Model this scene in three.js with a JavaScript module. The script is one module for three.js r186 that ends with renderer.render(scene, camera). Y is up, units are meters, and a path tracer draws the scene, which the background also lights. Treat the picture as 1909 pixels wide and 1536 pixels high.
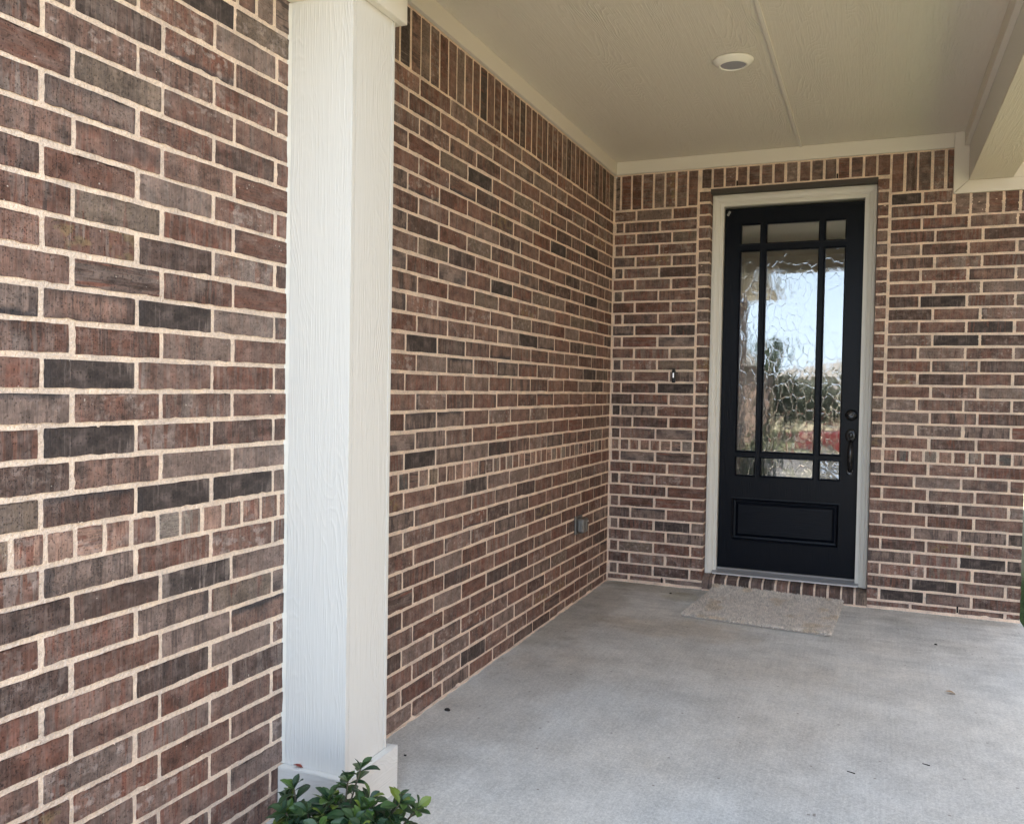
import * as THREE from 'three';
import { RoundedBoxGeometry } from 'three/addons/geometries/RoundedBoxGeometry.js';
import { mergeGeometries } from 'three/addons/utils/BufferGeometryUtils.js';

// ------------------------------------------------------------------ camera, sky, sun, exposure
const scene = new THREE.Scene();
const camera = new THREE.PerspectiveCamera(2 * Math.atan(768 / 1607.7) * 180 / Math.PI, 1909 / 1536, 0.05, 3000);
camera.position.set(1.7683, 1.3796, 6.0135);
camera.rotation.set(-0.02795, 0.39922, 0.01671, 'YXZ');
camera.updateMatrixWorld(true);

const SKY = 0.75;
const sunDir = new THREE.Vector3(-0.30, 0.92, -0.24).normalize();
{ // summer sky: blue overhead, paler and brighter towards the horizon, a wide bright haze round the sun
  const w = 512, h = 256, d = new Float32Array(w * h * 4), Z = [0.325, 0.425, 0.595], H = [0.66, 0.78, 0.91];
  for (let j = 0; j < h; j++) for (let i = 0; i < w; i++) {
    const el = ((j + 0.5) / h - 0.5) * Math.PI, az = ((i + 0.5) / w - 0.5) * 2 * Math.PI, y = Math.sin(el), t = Math.pow(1 - Math.max(0, y), 4.5);
    const c = Math.cos(el) * Math.cos(az) * sunDir.x + y * sunDir.y + Math.cos(el) * Math.sin(az) * sunDir.z, halo = 0.5 * Math.pow(Math.max(0, c), 12) + 0.25 * Math.pow(Math.max(0, c), 3), k = (j * w + i) * 4;
    for (let n = 0; n < 3; n++) d[k + n] = SKY * (Z[n] + (H[n] - Z[n]) * t + halo * [1, 0.96, 0.88][n]); d[k + 3] = 1;
  }
  const t = new THREE.DataTexture(d, w, h, THREE.RGBAFormat, THREE.FloatType); t.mapping = THREE.EquirectangularReflectionMapping; t.magFilter = t.minFilter = THREE.LinearFilter; t.wrapS = THREE.RepeatWrapping; t.needsUpdate = true;
  scene.background = t; scene.environment = t;
}
const sun = new THREE.DirectionalLight(new THREE.Color(1.0, 0.88, 0.73), 4.7);
sun.position.copy(sunDir).multiplyScalar(60); sun.target.position.set(0, 0, 8);
sun.castShadow = true; sun.shadow.mapSize.set(4096, 4096);
Object.assign(sun.shadow.camera, { left: -40, right: 40, top: 40, bottom: -40, near: 1, far: 160 });
scene.add(sun); scene.add(sun.target);
const EXPOSURE = 7.9;

// ------------------------------------------------------------------ helpers
function rngOf(seed) { let a = seed >>> 0; return () => { a = (a + 0x6D2B79F5) | 0; let t = Math.imul(a ^ (a >>> 15), 1 | a); t = (t + Math.imul(t ^ (t >>> 7), 61 | t)) ^ t; return ((t ^ (t >>> 14)) >>> 0) / 4294967296; }; }
const rnd = rngOf(20240611);
const rr = (a, b) => a + (b - a) * rnd();
const clamp = (x, a = 0, b = 1) => Math.min(b, Math.max(a, x));
const sst = (a, b, x) => { const t = clamp((x - a) / (b - a)); return t * t * (3 - 2 * t); };
const lerp = (a, b, t) => a + (b - a) * t;
function hsh(ix, iy, s) { let n = (Math.imul(ix, 374761393) + Math.imul(iy, 668265263) + Math.imul(s, 1442695041)) | 0; n = Math.imul(n ^ (n >>> 13), 1274126177); n = Math.imul(n ^ (n >>> 15), 1911520717); return ((n ^ (n >>> 16)) >>> 0) / 4294967296; }
function vn(x, y, s) { // value noise
  const ix = Math.floor(x), iy = Math.floor(y); let fx = x - ix, fy = y - iy; fx = fx * fx * (3 - 2 * fx); fy = fy * fy * (3 - 2 * fy);
  const a = hsh(ix, iy, s), b = hsh(ix + 1, iy, s), c = hsh(ix, iy + 1, s), d = hsh(ix + 1, iy + 1, s);
  return a + (b - a) * fx + (c - a) * fy + (a - b - c + d) * fx * fy;
}
function pvn(x, y, px, py, s) { // periodic value noise
  const ix = Math.floor(x), iy = Math.floor(y); let fx = x - ix, fy = y - iy; fx = fx * fx * (3 - 2 * fx); fy = fy * fy * (3 - 2 * fy);
  const m = (i, p) => ((i % p) + p) % p, x0 = m(ix, px), x1 = m(ix + 1, px), y0 = m(iy, py), y1 = m(iy + 1, py);
  const a = hsh(x0, y0, s), b = hsh(x1, y0, s), c = hsh(x0, y1, s), d = hsh(x1, y1, s);
  return a + (b - a) * fx + (c - a) * fy + (a - b - c + d) * fx * fy;
}
const fbm = (x, y, s, o = 4) => { let v = 0, a = 0.5, t = 0; for (let i = 0; i < o; i++) { v += a * vn(x, y, s + i * 17); t += a; a *= 0.5; x *= 2.03; y *= 2.03; } return v / t; };
const LUT = new Uint8Array(4097); for (let i = 0; i <= 4096; i++) { const c = i / 4096; LUT[i] = Math.round(255 * (c <= 0.0031308 ? 12.92 * c : 1.055 * Math.pow(c, 1 / 2.4) - 0.055)); }
const enc = c => LUT[(clamp(c) * 4096) | 0];
function colTex(w, h, fn, repeat = true) { // fn writes linear rgb into out
  const d = new Uint8Array(w * h * 4), o = [0, 0, 0]; let k = 0;
  for (let y = 0; y < h; y++) for (let x = 0; x < w; x++) { fn(x, y, o); d[k++] = enc(o[0]); d[k++] = enc(o[1]); d[k++] = enc(o[2]); d[k++] = 255; }
  return fin(d, w, h, true, repeat);
}
function valTex(w, h, fn, repeat = true) {
  const d = new Uint8Array(w * h * 4); let k = 0;
  for (let y = 0; y < h; y++) for (let x = 0; x < w; x++) { const v = clamp(fn(x, y)) * 255; d[k] = d[k + 1] = d[k + 2] = v; d[k + 3] = 255; k += 4; }
  return fin(d, w, h, false, repeat);
}
function fin(d, w, h, srgb, repeat) {
  const t = new THREE.DataTexture(d, w, h, THREE.RGBAFormat); t.magFilter = THREE.LinearFilter; t.minFilter = THREE.LinearMipmapLinearFilter; t.generateMipmaps = true; t.anisotropy = 8;
  t.wrapS = t.wrapT = repeat ? THREE.RepeatWrapping : THREE.ClampToEdgeWrapping; if (srgb) t.colorSpace = THREE.SRGBColorSpace; t.needsUpdate = true; return t;
}
const rgb = (r, g, b) => new THREE.Color().setRGB(r, g, b);
const std = (r, g, b, rough = 0.8, extra = {}) => new THREE.MeshStandardMaterial({ color: rgb(r, g, b), roughness: rough, metalness: 0, ...extra });

const used = new Map();
function numbered(name) { const n = used.get(name) || 0; used.set(name, n + 1); return n ? `${name}_${String(n).padStart(3, '0')}` : name; }
function sh(m) { m.castShadow = true; m.receiveShadow = true; return m; }
function thing(name, label, category, pos = [0, 0, 0], group) { const g = new THREE.Group(); g.name = numbered(name); g.position.set(...pos); g.userData = { label, category }; if (group) g.userData.group = group; scene.add(g); return g; }
function struct(name, label, category, pos = [0, 0, 0]) { const g = thing(name, label, category, pos); g.userData.kind = 'structure'; return g; }
function part(parent, name, geo, mat, pos, extra) { const m = sh(new THREE.Mesh(geo, mat)); m.name = name; if (pos) m.position.set(...pos); if (extra) Object.assign(m.userData, extra); parent.add(m); return m; }
function solo(name, label, category, geo, mat, extra = {}) { const m = sh(new THREE.Mesh(geo, mat)); m.name = numbered(name); m.userData = { label, category, ...extra }; scene.add(m); return m; }

// uv in metres from positions; grain axis runs along v
function metricUV(g, grain = 'y', off = [0, 0], scale = 1) {
  const p = g.attributes.position, n = g.attributes.normal, uv = new Float32Array(p.count * 2), ax = { x: 0, y: 1, z: 2 }[grain];
  for (let i = 0; i < p.count; i++) {
    const P = [p.getX(i), p.getY(i), p.getZ(i)], N = [Math.abs(n.getX(i)), Math.abs(n.getY(i)), Math.abs(n.getZ(i))];
    const dom = N[0] > N[1] && N[0] > N[2] ? 0 : N[1] > N[2] ? 1 : 2; let other, v;
    if (dom === ax) { other = (ax + 1) % 3; v = (ax + 2) % 3; } else { v = ax; other = 3 - dom - ax; }
    uv[2 * i] = (P[other] + off[0]) * scale; uv[2 * i + 1] = (P[v] + off[1]) * scale;
  }
  g.setAttribute('uv', new THREE.BufferAttribute(uv, 2)); return g;
}
// chamfered box from min to max corner
function bxx(x0, x1, y0, y1, z0, z1, r = 0.002, grain = 'y', off) {
  const g = r > 0 ? new RoundedBoxGeometry(x1 - x0, y1 - y0, z1 - z0, 1, r) : new THREE.BoxGeometry(x1 - x0, y1 - y0, z1 - z0);
  g.translate((x0 + x1) / 2, (y0 + y1) / 2, (z0 + z1) / 2); return metricUV(g, grain, off || [hsh((x0 * 1000) | 0, (z0 * 1000) | 0, 3) * 7, hsh((y0 * 1000) | 0, (x1 * 1000) | 0, 5) * 7]);
}
const plain = g => { const q = g.index ? g.toNonIndexed() : g; for (const k of Object.keys(q.attributes)) if (!['position', 'normal', 'uv'].includes(k)) q.deleteAttribute(k); return q; };
const merge = list => mergeGeometries(list.map(plain), false);

// ------------------------------------------------------------------ textures
// embossed wood grain for the painted fibre cement boards: 0.6 m across, 1.8 m along the grain
const grainBump = valTex(1024, 2048, (x, y) => {
  const u = x / 1024, v = y / 2048;
  const w = 3.4 * pvn(u * 4, v * 3, 4, 3, 11) + 1.5 * pvn(u * 9, v * 6, 9, 6, 12) + 0.5 * pvn(u * 24, v * 14, 24, 14, 13);
  const s = 0.5 + 0.5 * Math.sin(6.28318 * (u * 17 + w * 3.1));
  const amt = 0.25 + 0.75 * sst(0.45, 0.75, pvn(u * 5, v * 3, 5, 3, 14));
  const fib = pvn(u * 190, v * 16, 190, 16, 15), fib2 = pvn(u * 330, v * 60, 330, 60, 16);
  return 0.45 + 0.26 * amt * (Math.pow(s, 4) - 0.3) + 0.3 * (fib - 0.5) + 0.12 * (fib2 - 0.5);
});
grainBump.repeat.set(1 / 0.6, 1 / 1.8);
const sandBump = valTex(512, 512, (x, y) => 0.5 + 0.35 * (pvn(x / 2.2, y / 2.2, 233, 233, 21) - 0.5) + 0.5 * (pvn(x / 9, y / 9, 57, 57, 22) - 0.5) + 0.5 * (pvn(x / 40, y / 40, 13, 13, 23) - 0.5));
const mortarCol = colTex(512, 512, (x, y, o) => {
  const a = pvn(x / 64, y / 64, 8, 8, 31), b = pvn(x / 8, y / 8, 64, 64, 32), c = pvn(x / 2, y / 2, 256, 256, 33);
  const k = 0.70 + 0.34 * a + 0.26 * b + 0.24 * c - (c < 0.12 ? 0.2 : 0), w = 0.5 * (a - 0.5);
  o[0] = 0.715 * k; o[1] = (0.566 - 0.03 * w) * k; o[2] = (0.44 - 0.08 * w) * k;
});
for (const t of [sandBump, mortarCol]) t.repeat.set(1 / 0.35, 1 / 0.35);

// brick face atlas: 8 x 28 cells of 256 x 73 px, each one brick face of 256 x 73 mm; the last four rows are for short faces (three to a cell)
const AC = 8, AR = 28, CW = 256, CH = 73;
const BASE = [[.178, .100, .075, .29], [.142, .067, .046, .21], [.212, .147, .118, .23], [.060, .044, .038, .04], [.218, .124, .092, .12], [.175, .127, .094, .03], [.090, .054, .042, .08]];
const HEAD = [[.34, .205, .150, .40], [.27, .220, .178, .18], [.17, .100, .078, .16], [.10, .090, .080, .06], [.23, .125, .088, .14], [.26, .19, .135, .06]];
function pick(pal, t) { for (const p of pal) { if (t < p[3]) return p; t -= p[3]; } return pal[0]; }
const cells = [];
for (let j = 0; j < AR; j++) for (let i = 0; i < AC; i++) {
  const q = rngOf(777 + j * 31 + i * 7), short = j >= AR - 4, n = short ? 3 : 1, list = [];
  for (let k = 0; k < n; k++) {
    const b = pick(short ? HEAD : BASE, q()), acc = q();
    list.push({ b, acc: acc < 0.5 ? [.175, .070, .046] : acc < 0.72 ? [.215, .170, .145] : [.050, .036, .031], st: 0.4 + 0.6 * q(), th: 0.44 + 0.2 * q(), horiz: q() < 0.07, flash: q(), fl: q() < 0.26 ? 0.55 + 0.45 * q() : 0, fx: q() < 0.5 ? 1 : 0, slur: q() < 0.34 ? q() : 0.16 * q(), pit: 0.2 + 0.6 * q(), seed: (q() * 90000) | 0, spk: q(), yel: q() < 0.03 ? 1 : 0 });
  }
  cells.push(list);
}
const bumpArr = new Float32Array(2048 * 2048);
const brickCol = colTex(2048, 2048, (px, py, o) => {
  const ci = Math.min(AC - 1, (px / CW) | 0), cj = Math.min(AR - 1, (py / CH) | 0), list = cells[cj * AC + ci];
  let X = px - ci * CW, Y = py - cj * CH, len = 256, c = list[0];
  if (list.length > 1) { const k = Math.min(2, (X / 85.34) | 0); c = list[k]; X -= k * 85.34; len = 85; }
  const s = c.seed, sx = c.horiz ? Y : X, sy = c.horiz ? X : Y;
  const st1 = vn(sx / 13, sy / 110, s) * 0.6 + vn(sx / 5, sy / 70, s + 1) * 0.4, fine = vn(sx / 1.6, sy / 34, s + 2), blot = fbm(X / 48, Y / 30, s + 3, 3), gr = vn(X / 1.3, Y / 1.3, s + 4), mid = vn(X / 7, Y / 6, s + 5);
  let k = 1 + 0.95 * (blot - 0.5) + 0.42 * (fine - 0.5) + 0.3 * (gr - 0.5) + 0.36 * (mid - 0.5) + 0.3 * (vn(sx / 22, sy / 140, s + 41) - 0.5);
  let r = c.b[0], g = c.b[1], b = c.b[2];
  const m = sst(c.th, c.th + 0.1, st1) * c.st * (0.55 + 0.6 * blot); r = lerp(r, c.acc[0], m); g = lerp(g, c.acc[1], m); b = lerp(b, c.acc[2], m);
  const m2 = sst(0.5, 0.62, 0.6 * vn(sx / 11, sy / 120, s + 8) + 0.4 * vn(sx / 3.5, sy / 60, s + 19)) * (c.b[0] < 0.08 ? 0.12 : 0.55) * c.st; r = lerp(r, .185, m2); g = lerp(g, .140, m2); b = lerp(b, .117, m2);
  if (c.fl) { // kiln flashing: dark burnt end, edge or patch with a ragged outline
    const w = 26 * (fbm(X / 22, Y / 16, s + 9, 3) - 0.5); let d;
    if (c.flash < 0.35) d = (c.fx ? X : len - X) + w - 40 * c.flash; else if (c.flash < 0.6) d = Math.min(X, len - X, Y * 1.4, (73 - Y) * 1.4) + w * 0.7 - 6; else if (c.flash < 0.8) d = (c.fx ? Y : 73 - Y) * 2.2 + w * 1.6 - 30; else d = (fbm(X / 60, Y / 34, s + 10, 3) - 0.42) * 160;
    const f = (1 - sst(-16, 26, d)) * c.fl * (c.flash < 0.8 ? 1 : 0.6) * (0.75 + 0.5 * mid); r = lerp(r, .050, f); g = lerp(g, .041, f); b = lerp(b, .041, f);
  }
  const sl = sst(0.56, 0.72, fbm(X / 24, Y / 18, s + 11, 4)) * c.slur * 0.75; r = lerp(r, .36, sl); g = lerp(g, .285, sl); b = lerp(b, .245, sl); const du = 0.16 * sst(0.42, 0.75, fbm(X / 33, Y / 20, s + 31, 4)); r = lerp(r, .33, du); g = lerp(g, .245, du); b = lerp(b, .21, du);
  if (c.yel) { const yl = sst(0.52, 0.7, fbm(X / 30, Y / 22, s + 12, 3)) * 0.5; r = lerp(r, .24, yl); g = lerp(g, .175, yl); b = lerp(b, .085, yl); }
  let h = 0.55 + 0.16 * (fine - 0.5) + 0.12 * (gr - 0.5) + 0.2 * (mid - 0.5) + 0.2 * (st1 - 0.5);
  const gx = (X / 5) | 0, gy = (Y / 5) | 0, hp = hsh(gx, gy, s + 13);
  if (hp < c.pit * 0.55) { const cx = gx * 5 + 1.5 + 2 * hsh(gx, gy, s + 14), cy = gy * 5 + 1.5 + 2 * hsh(gx, gy, s + 15), R = 0.6 + 1.3 * hsh(gx, gy, s + 16), d = Math.hypot(X - cx, (Y - cy) * (0.5 + hsh(gx, gy, s + 18))); if (d < R) { k *= 0.5; h -= 0.35; } }
  { const ix = (X / 14) | 0, iy = (Y / 14) | 0; if (hsh(ix, iy, s + 17) < (c.spk > 0.8 ? 0.03 : 0.006)) { const cx = ix * 14 + 2 + 10 * hsh(ix, iy, s + 20), cy = iy * 14 + 2 + 10 * hsh(ix, iy, s + 21), R = 0.5 + 1.6 * Math.pow(hsh(ix, iy, s + 22), 2) + 0.6 * gr; if (Math.hypot(X - cx, (Y - cy) * (0.6 + 0.8 * hsh(ix, iy, s + 23))) < R) { r = .5; g = .44; b = .37; k = 1; } } }
  o[0] = r * k; o[1] = g * k; o[2] = b * k; bumpArr[py * 2048 + px] = h;
}, false);
const brickBump = valTex(2048, 2048, (x, y) => bumpArr[y * 2048 + x], false);
const brickMat = new THREE.MeshStandardMaterial({ map: brickCol, bumpMap: brickBump, bumpScale: 0.0042, roughness: 0.82 });
const mortarMat = new THREE.MeshStandardMaterial({ map: mortarCol, bumpMap: sandBump, bumpScale: 0.004, roughness: 0.95 });

// ------------------------------------------------------------------ bricks
// one brick in its own axes: face centre at the origin, face towards +z
function brickGeo(w, h, depth, o = {}) {
  const q = o.near ? [11, 3] : [3, 1], r0 = rnd, pts = [], W = w / 2, H = h / 2, jit = o.near ? 0.0015 : 0.0013;
  const cr = () => 0.0014 + 0.0042 * r0() * r0() * r0();
  const corner = (sx, sy) => { const a = Math.min(cr(), H * 0.5), b = Math.min(cr(), H * 0.5); return sx * sy > 0 ? [[sx * W, sy * (H - a)], [sx * (W - b), sy * H]] : [[sx * (W - b), sy * H], [sx * W, sy * (H - a)]]; };
  const edge = (a, b, n, axis) => { for (let i = 1; i <= n; i++) { const t = i / (n + 1), p = [lerp(a[0], b[0], t), lerp(a[1], b[1], t)]; p[axis] += (r0() - 0.5) * 2 * jit - (r0() < 0.09 ? Math.sign(p[axis]) * (0.001 + 0.0025 * r0()) : 0); pts.push(p); } };
  const c1 = corner(1, 1), c2 = corner(-1, 1), c3 = corner(-1, -1), c4 = corner(1, -1), flat = [c1, c2, c3, c4];
  for (const c of flat) for (const p of c) { p[0] += (r0() - 0.5) * jit; p[1] += (r0() - 0.5) * jit; }
  for (let i = 0; i < 4; i++) { const c = flat[i], d = flat[(i + 1) % 4]; pts.push(c[0], c[1]); edge(c[1], d[0], i % 2 ? q[1] : q[0], i % 2 ? 0 : 1); }
  const N = pts.length, pos = [], uv = [], bev = 0.0016;
  const [u0, u1, v0, v1, rot, fl, fv] = o.uv;
  const U = (x, y) => { let a = clamp((x + W) / w, 0.01, 0.99), b = clamp((y + H) / h, 0.02, 0.98); if (rot) [a, b] = [b, a]; if (fl) a = 1 - a; if (fv) b = 1 - b; return [lerp(u0, u1, a), lerp(v0, v1, b)]; };
  const inn = p => [p[0] * (1 - bev / W), p[1] * (1 - bev / H)];
  const put = (p, z, t) => { pos.push(p[0], p[1], z); uv.push(...U(t ? t[0] : p[0], t ? t[1] : p[1])); };
  for (let i = 1; i < N - 1; i++) { put(inn(pts[0]), 0); put(inn(pts[i]), 0); put(inn(pts[i + 1]), 0); }
  for (let i = 0; i < N; i++) {
    const a = pts[i], b = pts[(i + 1) % N], ai = inn(a), bi = inn(b), k = 1 - Math.min(0.9, depth / (2 * W)), back = p => [p[0] * (depth > 0.03 ? k : 1), p[1]];
    put(ai, 0); put(a, -depth, back(a)); put(bi, 0); put(bi, 0); put(a, -depth, back(a)); put(b, -depth, back(b));
  }
  const g = new THREE.BufferGeometry(); g.setAttribute('position', new THREE.Float32BufferAttribute(pos, 3)); g.setAttribute('uv', new THREE.Float32BufferAttribute(uv, 2)); g.computeVertexNormals(); return g;
}
const pickCell = f => { const l = []; cells.forEach((c, n) => { if (c.length === 1 && f(c[0])) l.push(n); }); return l; };
const hazeCells = pickCell(c => c.slur > 0.35), blackCells = pickCell(c => c.b[0] < 0.06 || (c.b[0] < 0.09 && c.fl > 0));
function cellUV(kind, w, rot, from) {
  const long = kind !== 'header_brick'; let i = (rnd() * AC) | 0, j = long ? (rnd() * (AR - 4)) | 0 : AR - 4 + ((rnd() * 4) | 0);
  if (from) { const n = from[(rnd() * from.length) | 0]; i = n % AC; j = (n / AC) | 0; }
  let x0 = i * CW + 2, x1 = (i + 1) * CW - 2; const y0 = j * CH + 2, y1 = (j + 1) * CH - 2;
  if (!long) { const k = (rnd() * 3) | 0; x0 = i * CW + k * 85.34 + 2; x1 = x0 + 81; } else if (w < 0.22 && !rot) { const L = Math.max(0.2, w / 0.26) * (CW - 4), t = rnd() * (CW - 4 - L); x0 += t; x1 = x0 + L; }
  return [x0 / 2048, x1 / 2048, y0 / 2048, y1 / 2048, rot ? 1 : 0, rnd() < 0.5, rnd() < 0.5];
}
const K0 = 0.948, CO = 0.0813, J = 0.0116, rowY = r => K0 + r * CO;
// b: {kind, a0, a1 (along the wall), y0, y1, depth}. place(mesh, along, y) puts it on its wall
function layBricks(wall, list, face, maxOwn = 296) {
  const proj = new THREE.Matrix4().multiplyMatrices(camera.projectionMatrix, camera.matrixWorldInverse), v = new THREE.Vector3();
  camera.updateProjectionMatrix(); camera.updateMatrixWorld(true); proj.multiplyMatrices(camera.projectionMatrix, camera.matrixWorldInverse);
  for (const b of list) {
    let lo = [9, 9], hi = [-9, -9], ok = true;
    for (const a of [b.a0, b.a1]) for (const y of [b.y0, b.y1]) { face.point(v, a, y); v.applyMatrix4(camera.matrixWorldInverse); if (v.z > -0.1) ok = false; v.applyMatrix4(camera.projectionMatrix); lo = [Math.min(lo[0], v.x), Math.min(lo[1], v.y)]; hi = [Math.max(hi[0], v.x), Math.max(hi[1], v.y)]; }
    const seen = ok && hi[0] > -1 && lo[0] < 1 && hi[1] > -1 && lo[1] < 1 && !(face.hidden && face.hidden(b));
    b.area = seen ? (Math.min(1, hi[0]) - Math.max(-1, lo[0])) * (Math.min(1, hi[1]) - Math.max(-1, lo[1])) : 0;
  }
  const rest = {};
  for (const kind of ['brick', 'header_brick', 'soldier_brick']) {
    const of = list.filter(b => b.kind === kind).sort((p, q) => q.area - p.area);
    of.forEach((b, i) => {
      const w = b.a1 - b.a0, h = b.y1 - b.y0, own = b.area > 0 && i < maxOwn, soldier = kind === 'soldier_brick';
      const g = brickGeo(w, h, b.depth || 0.02, { near: b.area > 0.004, uv: cellUV(kind, soldier ? h : w, soldier, kind !== 'brick' ? null : face.dark.some(([a, y]) => a > b.a0 && a < b.a1 && y > b.y0 && y < b.y1) ? blackCells : b.y1 < 0.36 && rnd() < 0.45 ? hazeCells : null) });
      const m = new THREE.Mesh(g, brickMat); face.point(m.position, (b.a0 + b.a1) / 2, (b.y0 + b.y1) / 2); m.position.addScaledVector(face.out, rr(-0.0006, 0.0014));
      m.rotation.set(rr(-1, 1) * 0.008, face.turn + rr(-1, 1) * 0.005, rr(-1, 1) * 0.004);
      if (own) { sh(m); m.name = kind; wall.add(m); } else { m.updateMatrix(); g.applyMatrix4(m.matrix); (rest[kind] ||= []).push(g); }
    });
  }
  for (const kind of Object.keys(rest)) part(wall, kind, mergeGeometries(rest[kind], false), brickMat, null, { kind: 'stuff' });
}
function rowOf(list, joints, y0, y1, extra = {}) { for (let i = 0; i + 1 < joints.length; i++) { const w = joints[i + 1] - joints[i]; if (w < 0.035) continue; list.push({ kind: 'brick', a0: joints[i] + J * 0.54 + rr(-1, 1) * 0.002, a1: joints[i + 1] - J * 0.54 + rr(-1, 1) * 0.002, y0: y0 + rr(-1, 1) * 0.0015, y1: y1 + rr(-1, 1) * 0.0015, ...extra }); } }
// lumps of mortar squeezed out over brick edges
function smears(spots, face) {
  const gs = [];
  for (const [a, y, s, tall] of spots) {
    const n = 7, pos = [], h = 0.0006 + 0.0014 * rnd(), ring = []; for (let i = 0; i < n; i++) { const t = i / n * 6.283, q = s * (0.55 + 0.6 * rnd()); ring.push([Math.cos(t) * q * (tall ? 0.6 : 1.3), Math.sin(t) * q * (tall ? 1.4 : 0.55)]); }
    for (let i = 0; i < n; i++) { const p = ring[i], q = ring[(i + 1) % n]; pos.push(0, 0, h, p[0] * .6, p[1] * .6, h * .9, q[0] * .6, q[1] * .6, h * .9, p[0] * .6, p[1] * .6, h * .9, p[0], p[1], -.0065, q[0] * .6, q[1] * .6, h * .9, q[0] * .6, q[1] * .6, h * .9, p[0], p[1], -.0065, q[0], q[1], -.0065); }
    const g = new THREE.BufferGeometry(); g.setAttribute('position', new THREE.Float32BufferAttribute(pos, 3)); g.computeVertexNormals(); g.setAttribute('uv', new THREE.Float32BufferAttribute(new Float32Array(pos.length / 3 * 2).map(() => 0), 2)); metricUV(g, 'y', [a, y]);
    const m = new THREE.Object3D(); face.point(m.position, a, y); m.rotation.y = face.turn; m.updateMatrix(); g.applyMatrix4(m.matrix); gs.push(g);
  }
  return mergeGeometries(gs, false);
}
// ragged mortar fillet along the foot of a wall
function fillet(a0, a1, yOf, face, hgt = 0.012) {
  const pos = [], n = Math.round((a1 - a0) / 0.018), P = (a, y, d) => { const v = new THREE.Vector3(); face.point(v, a, y); v.addScaledVector(face.out, d); return v.toArray(); };
  let prev = null;
  for (let i = 0; i <= n; i++) { const a = lerp(a0, a1, i / n), b = yOf(a), h = hgt * (0.7 + 0.9 * fbm(a * 14, 3, 91, 3)) + (vn(a * 7, 9, 93) > 0.78 ? 0.008 : 0), d = 0.004 + 0.010 * vn(a * 30, 5, 92); const row = [P(a, b + h, -0.004), P(a, b + h * 0.7, 0.0028), P(a, b + 0.004, d), P(a, b - 0.004, d + 0.002)]; if (prev) for (let k = 0; k < 3; k++) { pos.push(...prev[k], ...prev[k + 1], ...row[k], ...row[k], ...prev[k + 1], ...row[k + 1]); } prev = row; }
  const g = new THREE.BufferGeometry(); g.setAttribute('position', new THREE.Float32BufferAttribute(pos, 3)); g.computeVertexNormals(); return metricUV(g, 'y');
}
const slabY = z => -0.0075 * Math.max(0, z);

const DARKSIDE = [[4.08, 2.44], [4.22, 1.55], [4.20, 1.07], [2.79, 1.56], [1.65, 1.62], [2.83, 1.06], [4.41, 1.22], [1.1, 2.2], [2.2, 2.35]];
const DARKBACK = [[2.21, 1.72], [2.14, 1.99], [2.46, 2.09], [1.92, 0.11], [2.19, 0.21], [2.42, 0.35], [0.045, 1.235], [1.95, 2.62]];
// ---- side wall (faces +x, runs along z)
const sideFace = { out: new THREE.Vector3(1, 0, 0), turn: Math.PI / 2, point: (v, z, y) => v.set(0, y, z), hidden: b => b.a0 > 2.98 && b.a1 < 3.72, dark: DARKSIDE };
const sideWall = thing('brick_wall', 'long brown brick wall running back from the left, behind the white column', 'wall');
{
  const L = [], END = 6.6;
  const jA = [0.006], jB = [0.006]; for (let n = -4; n < 20; n++) jA.push(1.287 + 0.2768 * n); for (let n = -7; n < 18; n++) jB.push(2.022 + 0.2782 * n);
  const cut = (js, a, b) => { const q = [a, ...js.filter(z => z > a + 0.04 && z < b - 0.04), b]; return q; };
  for (let r = -16; r <= 20; r++) {
    if (r === 0) continue; const y0 = rowY(r) + J / 2, y1 = rowY(r + 1) - J / 2, js = r & 1 ? jA : jB;
    const a = r < -13 ? 3.6 : 0.006, b = r > 18 ? 3.44 : END; rowOf(L, cut(js, a, b), y0, y1);
  }
  { const q = []; for (let z = 1.801 - 0.0848 * 21; z < END; z += 0.0848) q.push(Math.max(0.006, z) + rr(-1, 1) * 0.002); rowOf(L, q, rowY(0) + J / 2, rowY(1) - J / 2, { kind: 'header_brick' }); }
  { const q = [0.006]; for (let z = 0.12; z < 3.46; z += 0.0828) q.push(z + rr(-1, 1) * 0.002); rowOf(L, q, rowY(21) + J / 2, 2.902, { kind: 'soldier_brick' }); }
  { const q = []; for (let z = 3.46; z < END; z += 0.0828) q.push(z + rr(-1, 1) * 0.002); rowOf(L, q, rowY(19) + J / 2, 2.735, { kind: 'soldier_brick' }); }
  layBricks(sideWall, L, sideFace);
  const m = merge([bxx(-0.11, -0.0019, -0.6, 2.99, -0.1, 3.45, 0, 'y', [0, 0]), bxx(-0.11, -0.0019, -0.6, 2.76, 3.45, END, 0, 'y', [0, 0])]);
  part(sideWall, 'mortar', m, mortarMat);
  const sp = []; for (let i = 0; i < 420; i++) { const r = (rnd() * 33 - 12) | 0, z = 0.1 + 4.8 * rnd(); sp.push([z, rowY(r) + (rnd() < 0.5 ? -1 : 1) * J * 0.5, 0.002 + 0.005 * rnd(), rnd() < 0.15]); }
  part(sideWall, 'mortar_smear', smears(sp, sideFace), mortarMat, null, { kind: 'stuff' });
  part(sideWall, 'mortar_fillet', fillet(0.005, 3.44, slabY, sideFace, 0.0055), mortarMat);
}
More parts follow.
